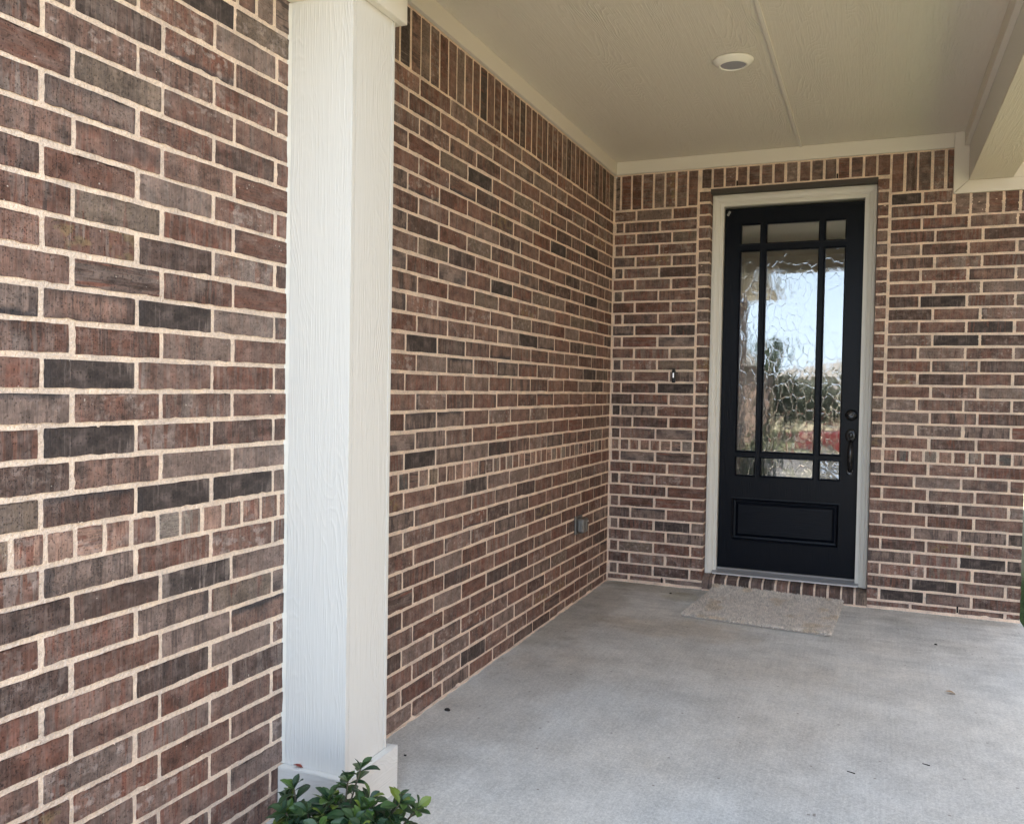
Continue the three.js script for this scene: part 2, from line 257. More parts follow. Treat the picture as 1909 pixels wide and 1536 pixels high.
// ---- back wall (faces +z, runs along x)
const backFace = { out: new THREE.Vector3(0, 0, 1), turn: 0, point: (v, x, y) => v.set(x, y, 0), dark: DARKBACK };
const backWall = thing('brick_wall', 'brown brick wall at the back of the porch around the dark front door', 'wall');
const XO0 = 0.690, XO1 = 1.746, XE = 2.614;
{
  const L = [];
  for (let r = -12; r <= 20; r++) {
    if (r === 0) continue; const odd = r & 1, up = r > 0, low = r === -12; let y0 = rowY(r) + J / 2; const y1 = rowY(r + 1) - J / 2; if (low) y0 = 0.016;
    const jl = up ? (odd ? [0.012, .079, .337, .604] : [0.002, .167, .426, .604]) : odd ? [0.012, .079, .337, .600, XO0 + J / 2] : [0.002, .165, .424, XO0 + J / 2];
    let jr = up ? (odd ? [1.822, 2.084, 2.348, XE + J / 2] : [1.822, 2.006, 2.271, 2.532, XE + J / 2]) : odd ? [XO1 - J / 2, 1.820, 2.084, 2.348, XE + J / 2] : [XO1 - J / 2, 2.006, 2.271, 2.532, XE + J / 2];
    if (r >= 19) jr = [...jr.filter(x => x < 2.12), 2.182];
    rowOf(L, jl, y0, y1); rowOf(L, jr, y0, y1);
  }
  for (const b of L) { if (Math.abs(b.a1 - XO0) < 0.01 || Math.abs(b.a0 - XO1) < 0.01 || Math.abs(b.a1 - XE) < 0.01) b.depth = 0.095; }
  // stacked half bricks edging the door opening, above the header course
  const st = (2.757 - rowY(1)) / 21;
  for (let i = 0; i < 21; i++) { const y0 = rowY(1) + i * st + J / 2, y1 = rowY(1) + (i + 1) * st - J / 2; rowOf(L, [.606, XO0 + J / 2], y0, y1, { depth: 0.095 }); rowOf(L, [XO1 - J / 2, 1.819], y0, y1, { depth: 0.095 }); }
  rowOf(L, [.012, .077, .148, .222, .297, .373, .449, .522, .600, XO0 + J / 2], rowY(0) + J / 2, rowY(1) - J / 2, { kind: 'header_brick' });
  rowOf(L, [XO1 - J / 2, 1.818, 1.895, 1.975, 2.055, 2.136, 2.219, 2.300, 2.384, 2.466, 2.544, XE + J / 2], rowY(0) + J / 2, rowY(1) - J / 2, { kind: 'header_brick' });
  rowOf(L, [.006, .051, .129, .205, .287, .370, .450, .528, .603], rowY(21) + J / 2, 2.902, { kind: 'soldier_brick' });
  rowOf(L, [1.822, 1.901, 1.976, 2.057, 2.134, 2.182], rowY(21) + J / 2, 2.902, { kind: 'soldier_brick' });
  { const q = []; for (let i = 0; i <= 15; i++) q.push(0.618 + i * 0.0801 + rr(-1, 1) * 0.002); rowOf(L, q, 2.774, 2.902, { kind: 'soldier_brick', depth: 0.095 }); }
  rowOf(L, [2.186, 2.276, 2.368, 2.454, 2.542, XE + J / 2], rowY(19) + J / 2, 2.640, { kind: 'soldier_brick' });
  layBricks(backWall, L, backFace);
  const B = (a, b, c, d) => bxx(a, b, c, d, -0.11, -0.0019, 0, 'y', [0, 0]);
  part(backWall, 'mortar', merge([B(-0.0019, XO0 - 0.004, -0.5, 2.99), B(XO1 + 0.004, XE - 0.004, -0.5, 2.99), B(XO0 - 0.004, XO1 + 0.004, 2.766, 2.99), B(XO0 - 0.004, XO1 + 0.004, -0.5, 0.010)]), mortarMat);
  const sp = []; for (let i = 0; i < 260; i++) { const right = rnd() < 0.6, r = right && rnd() < 0.5 ? 20 - ((rnd() * 8) | 0) : (rnd() * 33 - 12) | 0, x = right ? 1.78 + 0.82 * rnd() : 0.02 + 0.64 * rnd(); sp.push([x, rowY(r) + (rnd() < 0.5 ? -1 : 1) * J * 0.5, 0.003 + 0.006 * rnd(), false]); }
  for (const x of [2.186, 2.276, 2.368, 2.454, 2.542]) for (let i = 0; i < 7; i++) sp.push([x + (rnd() < 0.5 ? -1 : 1) * 0.009, 2.50 + 0.12 * rnd() * (0.4 + 0.6 * rnd()) + 0.01, 0.005 + 0.005 * rnd(), true]);
  for (let r = 8; r < 21; r++) for (const x of (r & 1 ? [2.348] : [2.271, 2.532])) for (let i = 0; i < 3; i++) sp.push([x + (rnd() < 0.5 ? -1 : 1) * 0.008, rowY(r) + 0.012 + 0.06 * rnd(), 0.004 + 0.004 * rnd(), true]);
  part(backWall, 'mortar_smear', smears(sp, backFace), mortarMat, null, { kind: 'stuff' });
  part(backWall, 'mortar_fillet', merge([fillet(0.005, XO0 - 0.01, () => 0, backFace, 0.013), fillet(XO1 + 0.01, XE - 0.002, () => 0, backFace, 0.016)]), mortarMat);
  const lint = std(0.055, 0.045, 0.038, 0.6, { bumpMap: sandBump, bumpScale: 0.0008 });
  part(backWall, 'steel_lintel', bxx(XO0 - 0.028, XO1 + 0.0, 2.735, 2.767, -0.09, -0.003, 0.002), lint);
  const hole = std(0.006, 0.006, 0.006, 0.9);
  for (const [x, y, h] of [[0.862, 2.776, 0.034], [1.500, 2.776, 0.030], [2.272, 0.022, 0.042], [0.404, 0.012, 0.040]]) part(backWall, 'weep_hole', bxx(x - 0.005, x + 0.005, y, y + h, -0.03, 0.0012, 0), hole);
  part(backWall, 'screw_head', new THREE.SphereGeometry(0.006, 10, 6), std(0.7, 0.7, 0.68, 0.35, { metalness: 0.7 }), [0.016, 2.896, 0.003]);
}
// rowlock sill bricks under the door
{
  const sill = thing('brick_sill', 'row of bullnosed brown sill bricks under the front door threshold', 'door sill');
  const dk = []; cells.forEach((l, n) => { if (l.length === 1 && l[0].b[0] < 0.1) dk.push(n); }); const darkUV = () => { const n = dk[(rnd() * dk.length) | 0], i = n % AC, j = (n / AC) | 0, x0 = i * CW + 4 + rnd() * 170; return [x0 / 2048, (x0 + 76) / 2048, (j * CH + 2) / 2048, ((j + 1) * CH - 2) / 2048]; };
  const pr = []; const prof = [[0.012, 0.006], [0.012, 0.050], [0.008, 0.068], [-0.002, 0.081], [-0.016, 0.089], [-0.100, 0.108], [-0.100, 0.006]];
  for (let i = 0; i < 13; i++) {
    const w = 0.0665 + rr(-1, 1) * 0.0025, x = 0.722 + i * 0.0829 + rr(-1, 1) * 0.0015, s = new THREE.Shape(); prof.forEach(([z, y], k) => k ? s.lineTo(z + rr(-1, 1) * .0008, y + rr(-1, 1) * .0008) : s.moveTo(z, y));
    const g = new THREE.ExtrudeGeometry(s, { depth: w, bevelEnabled: true, bevelSize: 0.0015, bevelThickness: 0.0015, bevelSegments: 1, steps: 1 }); g.rotateY(-Math.PI / 2); g.translate(x + w / 2, 0, 0);
    const p = g.attributes.position, uv = g.attributes.uv, c = i % 6 ? darkUV() : cellUV('brick', 0.1, false), c2 = c;
    for (let k = 0; k < p.count; k++) uv.setXY(k, lerp(c2[0], c2[1], clamp((p.getX(k) - x + w / 2) / w, 0.03, 0.97)), lerp(c2[2], c2[3], clamp((p.getY(k) - p.getZ(k) * 0.4) / 0.16, 0.03, 0.97)));
    part(sill, 'brick', g, brickMat, [0, 0, 0]); pr.push(x);
  }
  const s = new THREE.Shape(); [[0.010, 0.0], [0.010, 0.050], [0.006, 0.0665], [-0.004, 0.079], [-0.017, 0.087], [-0.104, 0.106], [-0.104, 0.0]].forEach(([z, y], k) => k ? s.lineTo(z, y) : s.moveTo(z, y));
  const g = new THREE.ExtrudeGeometry(s, { depth: XO1 - XO0 - 0.004, bevelEnabled: false }); g.rotateY(-Math.PI / 2); g.translate(XO1 - 0.002, 0.001, 0); part(sill, 'mortar', metricUV(plain(g), 'y'), mortarMat);
  part(sill, 'mortar_fillet', fillet(XO0, XO1, () => 0, { ...backFace, point: (v, x, y) => v.set(x, y, 0.011) }, 0.011), mortarMat);
}

// ------------------------------------------------------------------ concrete slab
const PX = 2.62, SLABZ = 3.80;
const concCol = colTex(1536, 2048, (x, y, o) => {
  const X = x / 1536 * 2.72, Z = y / 2048 * 3.9; // metres
  const broom = vn(X * 330, Z * 7, 41), broom2 = vn(X * 120, Z * 2.5, 42), big = fbm(X * 1.6, Z * 1.6, 43, 7), mid = fbm(X * 9, Z * 8, 44, 5), g = vn(x / 1.4, y / 1.4, 45), trow = fbm(X * 6, Z * 26, 46, 3);
  let k = 0.90 + 0.24 * (big - 0.5) + 0.07 * (broom - 0.5) + 0.05 * (broom2 - 0.5) + 0.34 * (mid - 0.5) + 0.32 * (g - 0.5) + 0.2 * (vn(x / 4, y / 4, 55) - 0.5) + 0.28 * (trow - 0.5) * sst(2.2, 0.6, Z);
  const wc = 0.05 * (fbm(X * 2.2 + 7, Z * 2.2, 50, 3) - 0.5); let r = (0.63 + wc) * k, gg = 0.615 * k, b = (0.565 - wc) * k;
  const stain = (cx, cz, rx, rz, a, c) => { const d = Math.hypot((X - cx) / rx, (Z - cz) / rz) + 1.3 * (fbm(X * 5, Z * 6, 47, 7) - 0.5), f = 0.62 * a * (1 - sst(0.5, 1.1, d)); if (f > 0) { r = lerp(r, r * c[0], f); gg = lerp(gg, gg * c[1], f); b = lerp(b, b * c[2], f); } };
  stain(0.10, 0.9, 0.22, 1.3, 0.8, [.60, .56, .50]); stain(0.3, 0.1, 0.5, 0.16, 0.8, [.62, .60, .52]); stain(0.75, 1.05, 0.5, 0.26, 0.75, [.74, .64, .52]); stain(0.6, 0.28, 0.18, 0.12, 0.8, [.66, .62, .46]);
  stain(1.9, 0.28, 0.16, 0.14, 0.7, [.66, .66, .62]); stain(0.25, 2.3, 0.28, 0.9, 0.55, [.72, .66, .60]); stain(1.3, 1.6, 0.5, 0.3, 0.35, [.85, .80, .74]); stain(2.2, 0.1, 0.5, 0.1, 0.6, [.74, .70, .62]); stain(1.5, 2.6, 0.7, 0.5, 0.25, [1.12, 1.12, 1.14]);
  const wsp = sst(0.68, 0.8, fbm(X * 13, Z * 15, 48, 4)) * 0.3; r = lerp(r, .56, wsp); gg = lerp(gg, .55, wsp); b = lerp(b, .52, wsp);
  if (hsh((x / 5) | 0, (y / 5) | 0, 49) < 0.0008) { r *= .55; gg *= .52; b *= .5; }
  o[0] = r; o[1] = gg; o[2] = b;
}, false);
const concBump = valTex(1024, 1024, (x, y) => 0.5 + 0.4 * (pvn(x / 2.4, y / 90, 427, 11, 51) - 0.5) + 0.22 * (pvn(x / 6, y / 160, 171, 6, 52) - 0.5) + 0.25 * (pvn(x / 2, y / 2, 512, 512, 53) - 0.5) + 0.35 * (pvn(x / 30, y / 50, 34, 20, 54) - 0.5));
const concBumpT = concBump; concBumpT.repeat.set(2.72, 3.9);
{
  const slab = struct('porch_slab', 'grey broom finished concrete porch floor', 'porch floor');
  const g = new THREE.BoxGeometry(PX, 0.4, SLABZ + 0.2, 12, 1, 16); g.translate(PX / 2, -0.2, SLABZ / 2 - 0.1);
  const p = g.attributes.position, uv = g.attributes.uv, n = g.attributes.normal;
  for (let i = 0; i < p.count; i++) { const z = p.getZ(i); if (p.getY(i) > -0.1) p.setY(i, slabY(z)); if (n.getY(i) > 0.5) uv.setXY(i, p.getX(i) / 2.72, clamp(z / 3.9, 0, 1)); else uv.setXY(i, (p.getX(i) + p.getY(i)) / 2.72, clamp((z + p.getY(i)) / 3.9)); }
  g.computeVertexNormals();
  part(slab, 'concrete', g, new THREE.MeshStandardMaterial({ map: concCol, bumpMap: concBumpT, bumpScale: 0.0007, roughness: 0.84 }));
}

// ------------------------------------------------------------------ painted woodwork: column, ceiling, trim, beams
const paint = new THREE.MeshStandardMaterial({ color: rgb(0.745, 0.725, 0.665), roughness: 0.55, bumpMap: grainBump, bumpScale: 0.0023 });
const paintTrim = new THREE.MeshStandardMaterial({ color: rgb(0.745, 0.695, 0.595), roughness: 0.5, bumpMap: grainBump, bumpScale: 0.0006 });
{
  const c = thing('porch_column', 'square white painted porch column standing against the brick wall', 'column');
  const F = 3.715, Bk = 3.462, X = 0.241, b0 = -0.03;
  part(c, 'front_board', bxx(0.003, X, b0, 2.70, F - 0.018, F, 0.002, 'y', [0.12, 0.35]), paint);
  part(c, 'side_board', bxx(X - 0.018, X - 0.001, b0, 2.70, Bk + 0.0185, F - 0.0185, 0.002, 'y', [1.4, 0.7]), paint);
  part(c, 'back_board', bxx(0.003, X, b0, 2.70, Bk, Bk + 0.018, 0.002, 'y'), paint);
  const base = part(c, 'base', bxx(0.002, X + 0.030, b0 - 0.002, 0.134, F + 0.0005, F + 0.030, 0.003, 'x', [0.2, 0.1]), paint);
  part(base, 'side_board', bxx(X + 0.0005, X + 0.0295, b0 - 0.002, 0.134, Bk - 0.030, F, 0.003, 'z', [0.5, 0.3]), paint);
  part(base, 'back_board', bxx(0.002, X, b0 - 0.002, 0.134, Bk - 0.030, Bk - 0.0005, 0.003, 'x'), paint);
  const cap = part(c, 'cap', bxx(0.002, X + 0.030, 2.602, 2.697, F + 0.0005, F + 0.030, 0.003, 'x'), paintTrim);
  part(cap, 'side_board', bxx(X + 0.0005, X + 0.0295, 2.602, 2.697, Bk - 0.030, F, 0.003, 'z'), paintTrim);
  part(cap, 'back_board', bxx(0.002, X, 2.602, 2.697, Bk - 0.030, Bk - 0.0005, 0.003, 'x'), paintTrim);
  // caulk bead where the column meets the brick
  const pos = []; let prev = null; for (let i = 0; i <= 190; i++) { const y = 0.135 + i / 190 * 2.465, w = 0.005 + 0.009 * Math.pow(fbm(y * 16, 1, 61, 3), 1.6), row = [[-0.0035, y, F + w], [0.003, y, F + w * 0.55], [0.006 + w * 0.5, y, F + 0.0012]]; if (prev) for (let k = 0; k < 2; k++) pos.push(...prev[k], ...prev[k + 1], ...row[k], ...row[k], ...prev[k + 1], ...row[k + 1]); prev = row; }
  const g = new THREE.BufferGeometry(); g.setAttribute('position', new THREE.Float32BufferAttribute(pos, 3)); g.computeVertexNormals(); part(c, 'caulk_bead', metricUV(g, 'y'), std(0.72, 0.69, 0.61, 0.6));
}
const CE = 3.0;
const paintCeil = paint.clone(); paintCeil.bumpScale = 0.0050; paintCeil.color = rgb(0.735, 0.675, 0.565);
{
  const c = struct('porch_ceiling', 'beige painted wood grain porch ceiling with a seam down the middle', 'ceiling');
  part(c, 'panel', bxx(0.001, 1.266, CE, CE + 0.012, 0.001, 3.46, 0, 'z', [0.1, 0.2]), paintCeil);
  part(c, 'panel', bxx(1.274, 2.259, CE, CE + 0.012, 0.001, 3.46, 0, 'z', [0.47, 1.1]), paintCeil);
  part(c, 'seam_strip', bxx(1.261, 1.279, CE - 0.009, CE + 0.006, 0.023, 3.46, 0.0015, 'z'), paintTrim);
  const T = 0.022, tb = 2.909;
  const w = thing('ceiling_trim', 'cream painted trim board along the top of the left brick wall', 'trim', [0, 0, 0], 'trim boards round the porch ceiling');
  part(w, 'board', bxx(0.001, T, tb, CE - 0.001, 0.001, 3.43, 0.002, 'z'), paintTrim);
  const b = thing('ceiling_trim', 'cream painted trim board over the front door, stepping down under the side beam', 'trim', [0, 0, 0], 'trim boards round the porch ceiling');
  part(b, 'board', bxx(T + 0.0005, 2.1758, tb, CE - 0.001, 0.001, T, 0.002, 'x'), paintTrim);
  const mk = (pts) => { const s = new THREE.Shape(); pts.forEach(([x, y], i) => i ? s.lineTo(x, y) : s.moveTo(x, y)); const g = new THREE.ExtrudeGeometry(s, { depth: T - 0.003, bevelEnabled: true, bevelSize: 0.0012, bevelThickness: 0.0015, bevelSegments: 1 }); g.translate(0, 0, 0.002); return metricUV(plain(g), 'y'); };
  part(b, 'upright_board', mk([[2.178, 2.627], [2.2585, 2.7015], [2.2585, 2.912], [2.2305, 2.912], [2.2305, 2.9985], [2.178, 2.9985]]), paintTrim);
  part(b, 'lower_board', mk([[2.181, 2.625], [2.66, 2.625], [2.66, 2.6985], [2.2605, 2.6985]]), paintTrim);
  part(b, 'gable_board', mk([[2.470, 2.7015], [2.66, 2.7015], [2.66, 2.99], [2.508, 2.99], [2.508, 2.745]]), paintTrim);
  const s = thing('porch_beam', 'wide beige wood grain beam along the right edge of the ceiling', 'beam', [0, 0, 0]);
  part(s, 'soffit_board', bxx(2.2605, 2.498, 2.700, 2.712, 0.024, 3.75, 0.0015, 'z', [0.31, 0.5]), paintCeil);
  part(s, 'inner_board', bxx(2.2600, 2.272, 2.7125, CE + 0.01, 0.024, 3.46, 0.0015, 'z'), paint);
  part(s, 'outer_board', bxx(2.486, 2.498, 2.7125, CE + 0.01, 0.024, 3.75, 0.0015, 'z'), paint);
  part(s, 'trim_strip', bxx(2.2315, 2.2595, 2.913, CE - 0.001, 0.024, 3.43, 0.002, 'z'), paintTrim);
  const f = thing('porch_beam', 'beige front porch beam resting on the white column', 'beam', [0, 0, 0]);
  part(f, 'soffit_board', bxx(0.003, 2.2595, 2.700, 2.712, 3.462, 3.715, 0.0015, 'x'), paint);
  part(f, 'inner_board', bxx(0.003, 2.2595, 2.7125, CE + 0.01, 3.462, 3.474, 0.0015, 'x'), paint);
  part(f, 'outer_board', bxx(0.003, 2.2595, 2.7125, CE + 0.03, 3.703, 3.715, 0.0015, 'x'), paint);
  // second column, outside the frame at the front right corner of the porch
  const k = thing('porch_column', 'square white porch column at the front right corner of the porch', 'column');
  part(k, 'shaft', bxx(2.262, 2.496, -0.03, 2.70, 3.47, 3.712, 0.002, 'y'), paint);
  part(k, 'base', bxx(2.235, 2.523, -0.032, 0.134, 3.44, 3.742, 0.003, 'x'), paint);
}
{ // ceiling light
  const l = thing('ceiling_light', 'round white flush ceiling light with a grey lens, switched off', 'ceiling light', [1.082, CE, 1.674]);
  const pts = [[0.0, -0.001], [0.097, -0.001], [0.097, -0.005], [0.093, -0.010], [0.073, -0.026], [0.068, -0.029], [0.063, -0.029], [0.061, -0.024]].map(([x, y]) => new THREE.Vector2(x, y));
  part(l, 'trim_ring', new THREE.LatheGeometry(pts, 48), std(0.88, 0.85, 0.75, 0.45));
  part(l, 'lens', new THREE.LatheGeometry([[0.0, -0.0262], [0.04, -0.0258], [0.0608, -0.0245], [0.0608, -0.02]].map(([x, y]) => new THREE.Vector2(x, y)), 48), std(0.34, 0.33, 0.36, 0.35));
}

// ------------------------------------------------------------------ door frame and front door
const frameMat = std(0.70, 0.675, 0.60, 0.45, { bumpMap: sandBump, bumpScale: 0.0003 });
{
  const f = thing('door_frame', 'cream moulded frame around the dark front door', 'door frame');
  // mitred brick mould profile: [offset inwards from the outer edge, z]
  const prof = [[0, -0.105], [0, -0.066], [0.004, -0.062], [0.020, -0.062], [0.024, -0.067], [0.040, -0.072], [0.046, -0.078], [0.050, -0.078], [0.051, -0.092], [0.074, -0.092], [0.074, -0.150]];
  const x0 = XO0 + 0.001, x1 = XO1 - 0.001, y1 = 2.734, y0 = 0.106;
  const strip = (path) => { const pos = []; for (let i = 0; i + 1 < prof.length; i++) { const [o, z] = prof[i], [o2, z2] = prof[i + 1]; const a = path[0](o), b = path[1](o), c = path[0](o2), d = path[1](o2); const A = [a[0], a[1], z], B = [b[0], b[1], z], C = [c[0], c[1], z2], D = [d[0], d[1], z2]; pos.push(...A, ...C, ...B, ...B, ...C, ...D); } const g = new THREE.BufferGeometry(); g.setAttribute('position', new THREE.Float32BufferAttribute(pos, 3)); g.computeVertexNormals(); return metricUV(g, 'y'); };
  part(f, 'jamb', strip([o => [x0 + o, y0], o => [x0 + o, y1 - o]]), frameMat);
  part(f, 'head', strip([o => [x0 + o, y1 - o], o => [x1 - o, y1 - o]]), frameMat);
  part(f, 'jamb', strip([o => [x1 - o, y1 - o], o => [x1 - o, y0]]), frameMat);
  const th = std(0.36, 0.365, 0.375, 0.4, { metalness: 0.35, bumpMap: sandBump, bumpScale: 0.0003 });
  const s = new THREE.Shape();[[-0.062, 0.1095], [-0.062, 0.118], [-0.072, 0.1215], [-0.118, 0.136], [-0.124, 0.144], [-0.18, 0.144], [-0.18, 0.1095]].forEach(([z, y], i) => i ? s.lineTo(z, y) : s.moveTo(z, y));
  const g = new THREE.ExtrudeGeometry(s, { depth: x1 - x0 - 0.10, bevelEnabled: false }); g.rotateY(-Math.PI / 2); g.translate(x1 - 0.05, 0, 0); part(f, 'threshold', metricUV(plain(g), 'x'), th);
  part(f, 'threshold_lip', bxx(x0 + 0.055, x1 - 0.055, 0.108, 0.117, -0.0615, -0.050, 0.002, 'x'), std(0.6, 0.59, 0.56, 0.5));
  part(f, 'jamb_back', bxx(x0 + 0.004, x0 + 0.0725, 0.11, 2.66, -0.24, -0.151, 0, 'y'), frameMat); part(f, 'jamb_back', bxx(x1 - 0.0725, x1 - 0.004, 0.11, 2.66, -0.24, -0.151, 0, 'y'), frameMat); part(f, 'head_back', bxx(x0 + 0.004, x1 - 0.004, 2.661, 2.73, -0.24, -0.151, 0, 'y'), frameMat);
}
const doorGrain = valTex(512, 1024, (x, y) => 0.5 + 0.6 * (pvn(x / 3, y / 60, 171, 17, 71) - 0.5) + 0.4 * (pvn(x / 7, y / 120, 73, 9, 72) - 0.5)); doorGrain.repeat.set(1 / 0.45, 1 / 0.9);
const doorMat = new THREE.MeshPhysicalMaterial({ color: rgb(0.0032, 0.0048, 0.0085), roughness: 0.34, specularIntensity: 0.28, bumpMap: doorGrain, bumpScale: 0.0007 });
const DX0 = 0.768, DX1 = 1.676, DY0 = 0.150, DY1 = 2.646, DZ = -0.128;
const PXS = [[0.880, 1.008], [1.050, 1.389], [1.430, 1.556]], PYS = [[2.402, 2.533], [0.967, 2.350], [0.799, 0.926]];
{
  const d = thing('front_door', 'black front door with nine glass lights and a raised lower panel', 'door');
  const s = new THREE.Shape(); s.moveTo(DX0, DY0); s.lineTo(DX1, DY0); s.lineTo(DX1, DY1); s.lineTo(DX0, DY1); s.closePath();
  const hole = (a, b, c, e) => { const h = new THREE.Path(); h.moveTo(a, c); h.lineTo(a, e); h.lineTo(b, e); h.lineTo(b, c); h.closePath(); s.holes.push(h); };
  for (const [a, b] of PXS) for (const [c, e] of PYS) hole(a - 0.006, b + 0.006, c - 0.006, e + 0.006);
  hole(0.864, 1.557, 0.351, 0.633);
  const g = new THREE.ExtrudeGeometry(s, { depth: 0.034, bevelEnabled: true, bevelSize: 0.004, bevelThickness: 0.005, bevelSegments: 2, bevelOffset: -0.004 }); g.translate(0, 0, DZ - 0.039); part(d, 'slab', metricUV(plain(g), 'y'), doorMat);
  const rectLoft = (x0, x1, y0, y1, steps) => { const pos = []; const ring = ([i, z]) => [[x0 + i, y0 + i, z], [x1 - i, y0 + i, z], [x1 - i, y1 - i, z], [x0 + i, y1 - i, z]]; for (let k = 0; k + 1 < steps.length; k++) { const a = ring(steps[k]), b = ring(steps[k + 1]); for (let e = 0; e < 4; e++) { const f = (e + 1) % 4; pos.push(...a[e], ...a[f], ...b[e], ...b[e], ...a[f], ...b[f]); } } const l = ring(steps[steps.length - 1]); pos.push(...l[0], ...l[1], ...l[2], ...l[0], ...l[2], ...l[3]); const q = new THREE.BufferGeometry(); q.setAttribute('position', new THREE.Float32BufferAttribute(pos, 3)); q.computeVertexNormals(); return metricUV(q, 'x'); };
  const panel = part(d, 'raised_panel', rectLoft(0.870, 1.551, 0.357, 0.627, [[0, DZ - 0.016], [0.012, DZ - 0.019], [0.016, DZ - 0.019], [0.030, DZ - 0.008], [0.034, DZ - 0.006]]), doorMat);
  const mould = (x0, x1, y0, y1, w, zf, zb) => { const pos = []; const ring = (i, z) => [[x0 + i, y0 + i, z], [x1 - i, y0 + i, z], [x1 - i, y1 - i, z], [x0 + i, y1 - i, z]]; const R = [ring(-w * 0.5, zf - 0.004), ring(-w * 0.5, zf), ring(w * 0.1, zf + 0.001), ring(w * 0.55, zf - 0.004), ring(w * 0.8, zf - 0.010), ring(w, zb)]; for (let k = 0; k < R.length - 1; k++) for (let e = 0; e < 4; e++) { const f = (e + 1) % 4; pos.push(...R[k][e], ...R[k][f], ...R[k + 1][e], ...R[k + 1][e], ...R[k][f], ...R[k + 1][f]); } const q = new THREE.BufferGeometry(); q.setAttribute('position', new THREE.Float32BufferAttribute(pos, 3)); q.computeVertexNormals(); return metricUV(q, 'x'); };
  part(panel, 'moulding', mould(0.860, 1.561, 0.347, 0.637, 0.012, DZ + 0.003, DZ - 0.017), doorMat);
  // rippled glass: relief only
  const cell = (X, Y, cw, ch, s) => { const gx = X / cw, gy = Y / ch, ix = Math.floor(gx), iy = Math.floor(gy); let d1 = 9, d2 = 9; for (let j = -1; j <= 1; j++) for (let i = -1; i <= 1; i++) { const cx = ix + i, cy = iy + j, px = cx + 0.15 + 0.7 * hsh(cx, cy, s) + (cy & 1) * 0.4, py = cy + 0.15 + 0.7 * hsh(cx, cy, s + 1), dd = Math.hypot(px - gx, py - gy); if (dd < d1) { d2 = d1; d1 = dd; } else if (dd < d2) d2 = dd; } return d2 - d1; };
  const glassBump = valTex(1024, 2048, (x, y) => { const X = x / 1024 * 700 + 30 * (vn(x / 46, y / 60, 81) - 0.5), Y = y / 2048 * 1760 + 24 * (vn(x / 40, y / 50, 82) - 0.5); const e = cell(X, Y, 50, 92, 83); return 0.3 + 0.044 * sst(0, 0.13, e) + 0.40 * fbm(X / 85, Y / 170, 85, 2) + 0.06 * vn(X / 13, Y / 44, 89); }, false);
  const starBump = valTex(256, 256, (x, y) => { const a = Math.atan2(y - 120, x - 130), r = Math.hypot(x - 130, y - 120); return 0.5 + 0.3 * Math.sin(a * 9 + 4 * vn(x / 30, y / 30, 87)) * sst(0, 40, r) + 0.4 * (fbm(x / 24, y / 24, 88, 3) - 0.5); }, false);
  const glass = (bump, scale) => new THREE.MeshPhysicalMaterial({ color: rgb(0.92, 0.96, 0.95), transmission: 1, thickness: 0, roughness: 0.012, ior: 2.4, bumpMap: bump, bumpScale: scale });
  const mats = [glass(glassBump, 0.0028), glass(glassBump, 0.0010), glass(starBump, 0.004)], inner = new THREE.MeshPhysicalMaterial({ color: rgb(0.9, 0.94, 0.93), transmission: 1, thickness: 0, roughness: 0.02, ior: 2.0 });
  PXS.forEach(([a, b], i) => PYS.forEach(([c, e], j) => {
    const q = new THREE.PlaneGeometry(b - a + 0.012, e - c + 0.012); q.translate((a + b) / 2, (c + e) / 2, DZ - 0.022); const p = q.attributes.position, uv = q.attributes.uv, star = i === 2 && j === 2;
    if (!star) for (let k = 0; k < p.count; k++) uv.setXY(k, (p.getX(k) - 0.86) / 0.72, (p.getY(k) - 0.78) / 1.77);
    const pane = part(d, 'glass_pane', q, star ? mats[2] : j === 0 ? mats[1] : mats[0]);
    const q2 = new THREE.PlaneGeometry(b - a + 0.012, e - c + 0.012); q2.translate((a + b) / 2, (c + e) / 2, DZ - 0.034); part(pane, 'inner_pane', q2, inner);
    part(d, 'glazing_bead', mould(a - 0.005, b + 0.005, c - 0.005, e + 0.005, 0.009, DZ + 0.002, DZ - 0.0215), doorMat);
  }));
  // deadbolt and handle set
  const iron = new THREE.MeshPhysicalMaterial({ color: rgb(0.012, 0.012, 0.013), roughness: 0.26, metalness: 0.0 });
  const lathe = (pts, n = 40) => { const g = new THREE.LatheGeometry(pts.map(([x, y]) => new THREE.Vector2(x, y)), n); g.rotateX(Math.PI / 2); return g; };
  const bolt = part(d, 'deadbolt', lathe([[0.034, 0], [0.034, 0.006], [0.031, 0.010], [0.027, 0.011], [0.025, 0.018], [0.022, 0.020], [0.018, 0.0195], [0.016, 0.023], [0.011, 0.024], [0.010, 0.0225], [0, 0.0225]]), iron, [1.622, 1.236, DZ]); bolt.scale.set(1.14, 1.14, 1.2);
  part(bolt, 'keyhole', bxx(-0.0012, 0.0012, -0.005, 0.005, 0.022, 0.0232, 0), std(0.003, 0.003, 0.003, 0.9));
  const h = part(d, 'door_handle', lathe([[0.035, 0], [0.035, 0.005], [0.031, 0.009], [0.026, 0.0095], [0.022, 0.013], [0, 0.0145]]).scale(1, 1.28, 1), iron, [1.622, 1.099, DZ]);
  const path = new THREE.CatmullRomCurve3([[0, -0.030, 0.008], [0, -0.045, 0.030], [0, -0.085, 0.052], [0, -0.135, 0.055], [0, -0.185, 0.042], [0, -0.222, 0.020], [0, -0.236, 0.006]].map(p => new THREE.Vector3(...p)));
